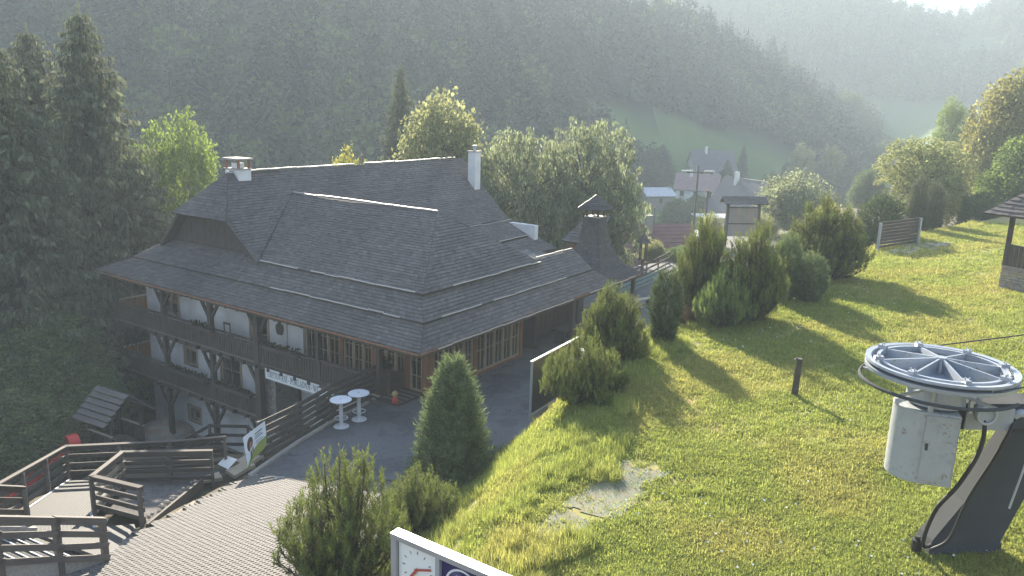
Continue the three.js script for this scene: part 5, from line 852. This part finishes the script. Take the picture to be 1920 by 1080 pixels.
tree('broadleaf_tree', 'right half of the big double willow behind the bell turret', 'willow', [5.4, -6.4, -61.5], willow, MF.silver, 2.6, [.96, 1.52, .96]);
tree('broadleaf_tree', 'bright tree top just peeping over the middle of the inn ridge', 'tree', [-13.0, -6.4, -62], roundTree, MF.yellow, 3.0, [.55, 1.22, .55]);
tree('birch_tree', 'left one of the pale green birches beside the tall spruces', 'birch', [-26.0, -7, -56], birch, MF.birch, 0, [1.15, 1.38, 1.15], null, M.birchBark);
tree('birch_tree', 'right one of the pale green birches, next to the front chimney', 'birch', [-22.6, -7, -55], birch, MF.birch, 2, [1.15, 1.44, 1.15], null, M.birchBark);
reseed(106);
const spruceA = spruceGeo(24, 6.8, 900), spruceB = spruceGeo(22, 6.0, 780);
tree('spruce', 'tallest dark spruce at the left beside the birches', 'spruce', [-25.0, -6.6, -46.8], spruceA, MF.spruce, 0, [1, .97, 1]);
tree('spruce', 'dark spruce at the left edge, partly behind the tallest one', 'spruce', [-25.4, -6.6, -39.8], spruceB, MF.spruce, 1, [1, .95, 1]);
tree('spruce', 'shorter spruce leaning over the inn corner post', 'spruce', [-22.6, -6.6, -47.0], spruceB, MF.spruce, 2.2, [.85, .68, .85]);
tree('spruce', 'spruce behind the left edge pair, seen only through gaps', 'spruce', [-30, -7, -50], spruceA, MF.spruce, 3, [1.1, .95, 1.1]);
tree('spruce', 'slim hazy spruce standing alone behind the pale tree on the ridge', 'spruce', [-11.6, -7, -80], spruceB, MF.spruce, 4, [.7, 1.02, .7]);
tree('broadleaf_tree', 'dark leafy tree in front of the left edge spruces', 'tree', [-23.5, -6.2, -38.5], roundTree, MF.bush, 5, [.8, .62, .8]);
tree('broadleaf_tree', 'low bluish leafy tree behind the play tower', 'tree', [-21.2, -6.3, -37.2], roundTree, MF.bush, 1.3, [.55, .4, .55]);
tree('broadleaf_tree', 'leafy tree at the lower left edge above the walkway railing', 'tree', [-22.4, -6.3, -33.0], roundTree, MF.bush, 2.8, [.7, .42, .7]);
tree('bush', 'bright sunlit bush under the left gallery posts of the inn', 'bush', [-21.6, -6.3, -45], bigBush, MF.leafy, .9, [1.2, .9, 1.2]);
tree('bush', 'sunlit undergrowth glowing behind the play tower', 'bush', [-24.6, -6.3, -43], bigBush, MF.leafy, 2.9, [1.2, .7, 1.2]);
// right edge and the valley
tree('broadleaf_tree', 'wide round willow with drooping twigs beyond the end of the lawn', 'willow', [33.0, 2.6, -64.5], willow, MF.willow, 1.1, [1.0, .68, 1.0]);
tree('juniper', 'broad dark conifer right of the round willow', 'conifer', onLand(34.6, -58.8, .2), colG, MF.thuja, .4, [1.7, 1.25, 1.7]);
tree('broadleaf_tree', 'tall golden green tree at the right edge above the cabin', 'tree', [48.6, .5, -80.1], roundTree, MF.gold, 0, [.95, 1.34, .95]);
tree('broadleaf_tree', 'light green tree at the right edge nearest the gazebo roof', 'tree', [43.8, .5, -67.6], roundTree, MF.leafy, 2.3, [.85, .88, .85]);
tree('broadleaf_tree', 'slender tree behind the golden one at the top right', 'tree', [53, .5, -83.4], birch, MF.birch, 2.3, [1.0, 1.42, 1.0]);
tree('broadleaf_tree', 'low leafy tree under the cabin gable', 'tree', [48.5, -.3, -88], roundTree, MF.leafy, 4, [.6, .6, .6]);
tree('broadleaf_tree', 'tree with feathery crown left of the golden tree', 'tree', [62.5, .8, -116], birch, MF.birch, 1.3, [1.2, 1.13, 1.2]);
for (const [k, x, z, s, sy, l] of [
  ['s', 58.9, -206.8, .42, .46, 'slim dark spruce standing alone on the valley meadow'], ['s', 34.9, -189.8, .8, .45, 'dark spruce left of the grey roofed house'], ['s', 30.9, -182.4, .9, .45, 'lower dark spruce beside the one left of the grey roofed house'], ['s', 48.9, -183.6, .65, .46, 'spruce right of the grey roofed house'],
  ['r', 27, -128, .9, .6, 'dark round tree below the wooden poles'], ['r', 33, -140, .9, .55, 'round tree between the poles and the white house'], ['r', 52.6, -161.6, .8, .78, 'round valley tree behind the roof of the white house'],
  ['r', 66, -190, .8, .6, 'pale blossoming tree beside the slim meadow spruce'], ['b', 64.4, -178.8, 1.75, 1.17, 'light green tree in the valley above the grey green bush'], ['b', 72.6, -182.1, 1.6, 1.15, 'second light green tree in the valley, above the yellow shrub'], ['s', 66.8, -173.6, .8, .51, 'dark spruce between the two light green valley trees'],
  ['s', 74.8, -176.8, .95, .6, 'dark spruce right of the second light green valley tree'], ['s', 62.1, -181.7, .8, .47, 'dark spruce left of the first light green valley tree'], ['r', 56.9, -127.9, .75, .9, 'leafy tree in the hollow left of the round willow'], ['r', 95.3, -209.3, .9, 1.2, 'hazy tree where the wooded slope meets the sunlit meadow'], ['r', 50, -112, .6, .6, 'round tree behind the yellow shrub'],
  ['r', 112, -278.3, 2.2, 1.66, 'big hazy tree at the tip of the wooded slope'], ['r', 114.9, -266.3, 1.9, 1.4, 'lower hazy tree beside the big one at the tip of the wooded slope'], ['r', 40, -118, .55, .5, 'small tree right of the white house gable'], ['s', 66.1, -117.7, .5, .55, 'dark spruce left of the orange gable cabin'],
]) { const src = k === 's' ? spruceB : k === 'b' ? birch : roundTree, m = k === 's' ? MF.spruce : k === 'b' ? MF.pale : l.includes('blossom') ? MF.pale : MF.bush; tree(k === 's' ? 'spruce' : k === 'b' ? 'birch_tree' : 'broadleaf_tree', l, k === 's' ? 'spruce' : 'tree', [x, landY(x, z) - .3, z], src, m, x, [s, sy, s]); }
// ---------- houses in the valley ----------
function house(name, label, at, turn, w, d, h, rh, wallM, roofM, o = {}) {
  const t = thing(name, label, 'house', at, turn), ov = .5; // ridge along x, gables at +-x
  new MB().box(-w / 2, w / 2, -4, h, -d / 2, d / 2).build('wall', wallM, t);
  const g = new MB(); for (const s of [-1, 1]) g.slab(s > 0 ? [V(w / 2, h, d / 2), V(w / 2, h, -d / 2), V(w / 2, h + rh, 0)] : [V(-w / 2, h, -d / 2), V(-w / 2, h, d / 2), V(-w / 2, h + rh, 0)], .2); g.build('gable', o.gableM ?? wallM, t);
  const k = ov * rh / (d / 2);
  for (const s of [1, -1]) { const a = V(-w / 2 - ov, h - k, s * (d / 2 + ov)), b = V(w / 2 + ov, h - k, s * (d / 2 + ov)), c = V(w / 2 + ov, h + rh + .1, 0), e = V(-w / 2 - ov, h + rh + .1, 0); const r = new MB().slab(s > 0 ? [a, b, c, e] : [b, a, e, c], .16).build('roof', roofM, t); if (s > 0 && o.chimney !== false) new MB().box(-w * .2, -w * .2 + .6, h + rh - 1.2, h + rh + 1, .3, .9).build('chimney', o.chimM ?? M.whitePaint, r); if (s > 0 && o.rows) { const q = new MB(); for (let i = 1; i < o.rows; i++) { const p = a.clone().lerp(e, i / o.rows), p2 = b.clone().lerp(c, i / o.rows); p.y += .03; p2.y += .03; q.bar(p, p2, .05, .05); } q.build('tile_courses', roofM, r); r.children[r.children.length - 1].userData.kind = 'stuff'; } }
  const win = (x0, x1, y0, y1, z, axis) => { const f = axis === 'z' ? new MB().box(x0, x1, y0, y1, z - .05, z + .05) : new MB().box(z - .05, z + .05, y0, y1, x0, x1), q = f.build('window', o.frameM ?? M.frameWood, t); (axis === 'z' ? new MB().box(x0 + .1, x1 - .1, y0 + .1, y1 - .1, z + .04, z + .07) : new MB().box(z + .04, z + .07, y0 + .1, y1 - .1, x0 + .1, x1 - .1)).build('pane', M.boardDark, q); };
  for (let i = 0; i < (o.nw ?? 3); i++) { const x = -w / 2 + w * (i + .5) / (o.nw ?? 3); win(x - .5, x + .5, h - 1.9, h - .6, d / 2, 'z'); }
  win(-1.2, -.2, h - 1.9, h - .6, w / 2, 'x'); win(.4, 1.4, h - 1.9, h - .6, w / 2, 'x'); win(-.6, .6, h + rh * .25, h + rh * .25 + 1.2, w / 2, 'x');
  return t;
}
const cream = mat(.62, .62, .6, { map: blotchT }), blueW = mat(.74, .78, .8, { map: blotchT });
house('house', 'house with a broad dull red roof just beyond the inn terrace', [13.6, -5.3, -74.8], .22, 6.4, 6.6, 3.2, 3.2, cream, M.redRoof, { rows: 12, chimM: M.concrete });
house('house', 'white house with steep gable and a dark roof behind the notice board', [37.3, -7.2, -128], -1.15, 9.5, 7.6, 3.2, 5.2, blueW, M.greyRoof, { frameM: mat(.45, .16, .14) });
house('house', 'white house with large grey roof at the foot of the valley meadow', [50.5, -6.3, -206], .15, 10.5, 8, 3.4, 4.6, cream, M.greyRoof, { nw: 4 });
house('house', 'small pale house with pinkish roof in front of the grey roofed one', [41.5, -8.4, -180], -.3, 9, 7, 3, 3, blueW, mat(.3, .2, .19, { map: blotchT }));
house('house', 'small shed with light roof at the left of the valley trees', [30.0, -8.2, -168], .3, 6, 5, 2.4, 1.2, mat(.2, .19, .18), mat(.55, .57, .6, { map: blotchT }), { chimney: false, nw: 1 });
house('cabin', 'dark wooden cabin with an orange gable among the trees at the right', [71.5, 1.2, -122], -1.9, 8, 8, 3.4, 4.0, M.darkWood, M.greyRoof, { gableM: M.orangeWood, frameM: M.orangeWood, nw: 2 });
for (const [x, y, z, w, d, h, a, l] of [[24.0, -8.2, -108, 5.4, 4.5, 3.2, .3, 'low garage with a white flat roof just behind the red roofed house'], [31.0, -8.2, -122, 5, 4, 3.9, .1, 'taller garage with a white flat roof against the white gabled house']]) { const t = thing('garage', l, 'garage', [x, y, z], a); new MB().box(-w / 2, w / 2, -2, h, -d / 2, d / 2).build('wall', mat(.3, .32, .33, { map: blotchT }), t); new MB().box(-w / 2 - .3, w / 2 + .3, h, h + .22, -d / 2 - .3, d / 2 + .3).build('roof', M.whitePaint, t); new MB().box(-1.2, 1.2, -.2, 2.2, d / 2, d / 2 + .06).build('door', M.greyWood, t); }
function pole(x, z, y, h, l, arms) { const t = thing('utility_pole', l, 'pole', [x, y, z]); new MB().cyl(V(0, -1, 0), V(0, h, 0), .14, .1, 10).build('pole', M.railWood, t); if (arms) { new MB().box(-1.3, 1.3, h - .9, h - .75, -.06, .06).build('crossarm', M.railWood, t); for (const s of [-1, 1]) new MB().box(s * 1.3 - .55, s * 1.3 + .55, h - .75, h - .6, -.2, .2).build('lamp_head', M.galv, t); new MB().box(-.25, .25, 1.5, 2.1, .12, .3).build('meter_box', M.galv, t); } else new MB().box(-.25, .25, h - .2, h, -.1, .1).build('cap', M.rust, t); }
pole(20.7, -90, -6.8, 12.6, 'tall wooden pole with two lamp heads on a crossarm', true); pole(20.4, -83.5, -6.6, 10.2, 'shorter bare wooden pole right of the lamp pole', false); pole(20.0, -112, -9, 7.2, 'far thin wooden pole behind the red roof', false);
// ---------- far woods: one mass of firs and broadleaf crowns ----------
{
  const conifer = (n, seedN, wide) => { reseed(seedN); const f = new FB(); for (let i = 0; i < n; i++) { const h = 1 - Math.pow(rnd(), .7), a = rr(0, 6.283), r = wide * Math.pow(1 - h, .85) * Math.sqrt(rr(.15, 1)), o = V(Math.cos(a) * r, .06 + h * .92, Math.sin(a) * r), d = V(Math.cos(a) * .1 + rr(-.03, .03), rr(-.09, -.01), Math.sin(a) * .1 + rr(-.03, .03)).multiplyScalar(.6 + .9 * (1 - h)); f.leaf(o, d, V(-Math.sin(a), rr(-.3, .3), Math.cos(a)).multiplyScalar(.03 * (.5 + 1 - h)), rr(.6, 1.35)); } f.leaf(V(0, .9, 0), V(0, .12, 0), V(.012, 0, 0), 1); for (let k = 0; k < 3; k++) f.needle(V(0, 0, 0), V(0, .95, 0), V(Math.cos(k * 2) * .015, 0, Math.sin(k * 2) * .015), .5, [1, .8, .6]); return f.geometry(); };
  const crownG = (seedN) => { reseed(seedN); const f = new FB(); for (let i = 0; i < 260; i++) { const d = rdir(), q = Math.pow(rnd(), .3), b = .75 + .5 * fbm(d.x * 2 + 5, d.y * 2 + d.z + 5, seedN, 3), o = V(d.x * .33 * q * b, .56 + d.y * .42 * q * b, d.z * .33 * q * b), a = rdir().multiplyScalar(.1); f.leaf(o, a, V().crossVectors(a, rdir()).normalize().multiplyScalar(.04), rr(.6, 1.35)); } return f.geometry(); };
  const kinds = [conifer(300, 301, .17), conifer(300, 302, .2), crownG(303)], mats = [[], [], []], cols = [[], [], []], q = new THREE.Matrix4(), qt = new THREE.Quaternion(), e = new THREE.Euler();
  reseed(310);
  const add = (x, z, y, leafShare, s0, s1) => { const k = rnd() < leafShare ? 2 : rnd() < .5 ? 0 : 1, s = rr(s0, s1) * (k === 2 ? .72 : 1), w = s * rr(.85, 1.25); e.set(rr(-.04, .04), rr(0, 6.28), rr(-.04, .04)); q.compose(V(x, y - .3, z), qt.setFromEuler(e), V(w, s, w)); mats[k].push(...q.elements); const t = rr(.65, 1.35); cols[k].push(...(k === 2 ? [1.7 * t, 1.75 * t, 1.1 * t] : [t, t, t])); };
  let tries = 0;
  const sweep = (x0, x1, z0, z1, step, fn) => { for (let z = z0; z > z1; z -= step) for (let x = x0; x < x1; x += step) { const a = x + rr(-.5, .5) * step, b = z + rr(-.5, .5) * step, az = Math.atan2(a, -b); if (az < -.75 || az > .82) continue; fn(a, b, az); tries++; } };
  sweep(-230, 190, -96, -420, 4.6, (x, z) => { if (woods(x, z) < .5) return; const r2 = ridge(R2, x, z, .5) > ridge(R1, x, z, .62); if (r2) return; const y = landY(x, z); if (Math.hypot(x, z) < 100) return; add(x, z, y, fbm(x / 25, z / 25, 401, 2) > .56 || y < 4 ? .6 : .1, 12, 20); });
  sweep(40, 420, -200, -560, 4.9, (x, z, az) => { if (az < .05) return; if (ridge(R2, x, z, .5) < ridge(R1, x, z, .62)) return; if (woods(x, z) < .5) { if (rnd() < .012) add(x, z, landY(x, z), .6, 5, 9); return; } const v = fbm(x / 30, z / 30, 405, 3); add(x, z, landY(x, z), v > .56 ? .7 : .12, 10, 16.5); });
  const hillM = [leafMat(.045, .06, .032, .2), leafMat(.04, .056, .03, .2), leafMat(.055, .075, .03, .35)];
  kinds.forEach((g, k) => { const o = new THREE.InstancedMesh(g, hillM[k], mats[k].length / 16); o.instanceMatrix.array.set(mats[k]); o.instanceColor = new THREE.InstancedBufferAttribute(new Float32Array(cols[k]), 3); o.name = ['fir_woods', 'spruce_woods', 'broadleaf_woods'][k]; o.castShadow = o.receiveShadow = true; scene.add(o); tag(o, ['dark fir woods covering the hillsides, slimmer trees', 'dark spruce woods covering the hillsides, broader trees', 'lighter broadleaf crowns scattered through the hillside woods'][k], 'woods', null, 'stuff'); });
  console.log('woods', mats.map((m) => m.length / 16));
}
renderer.render(scene, camera);
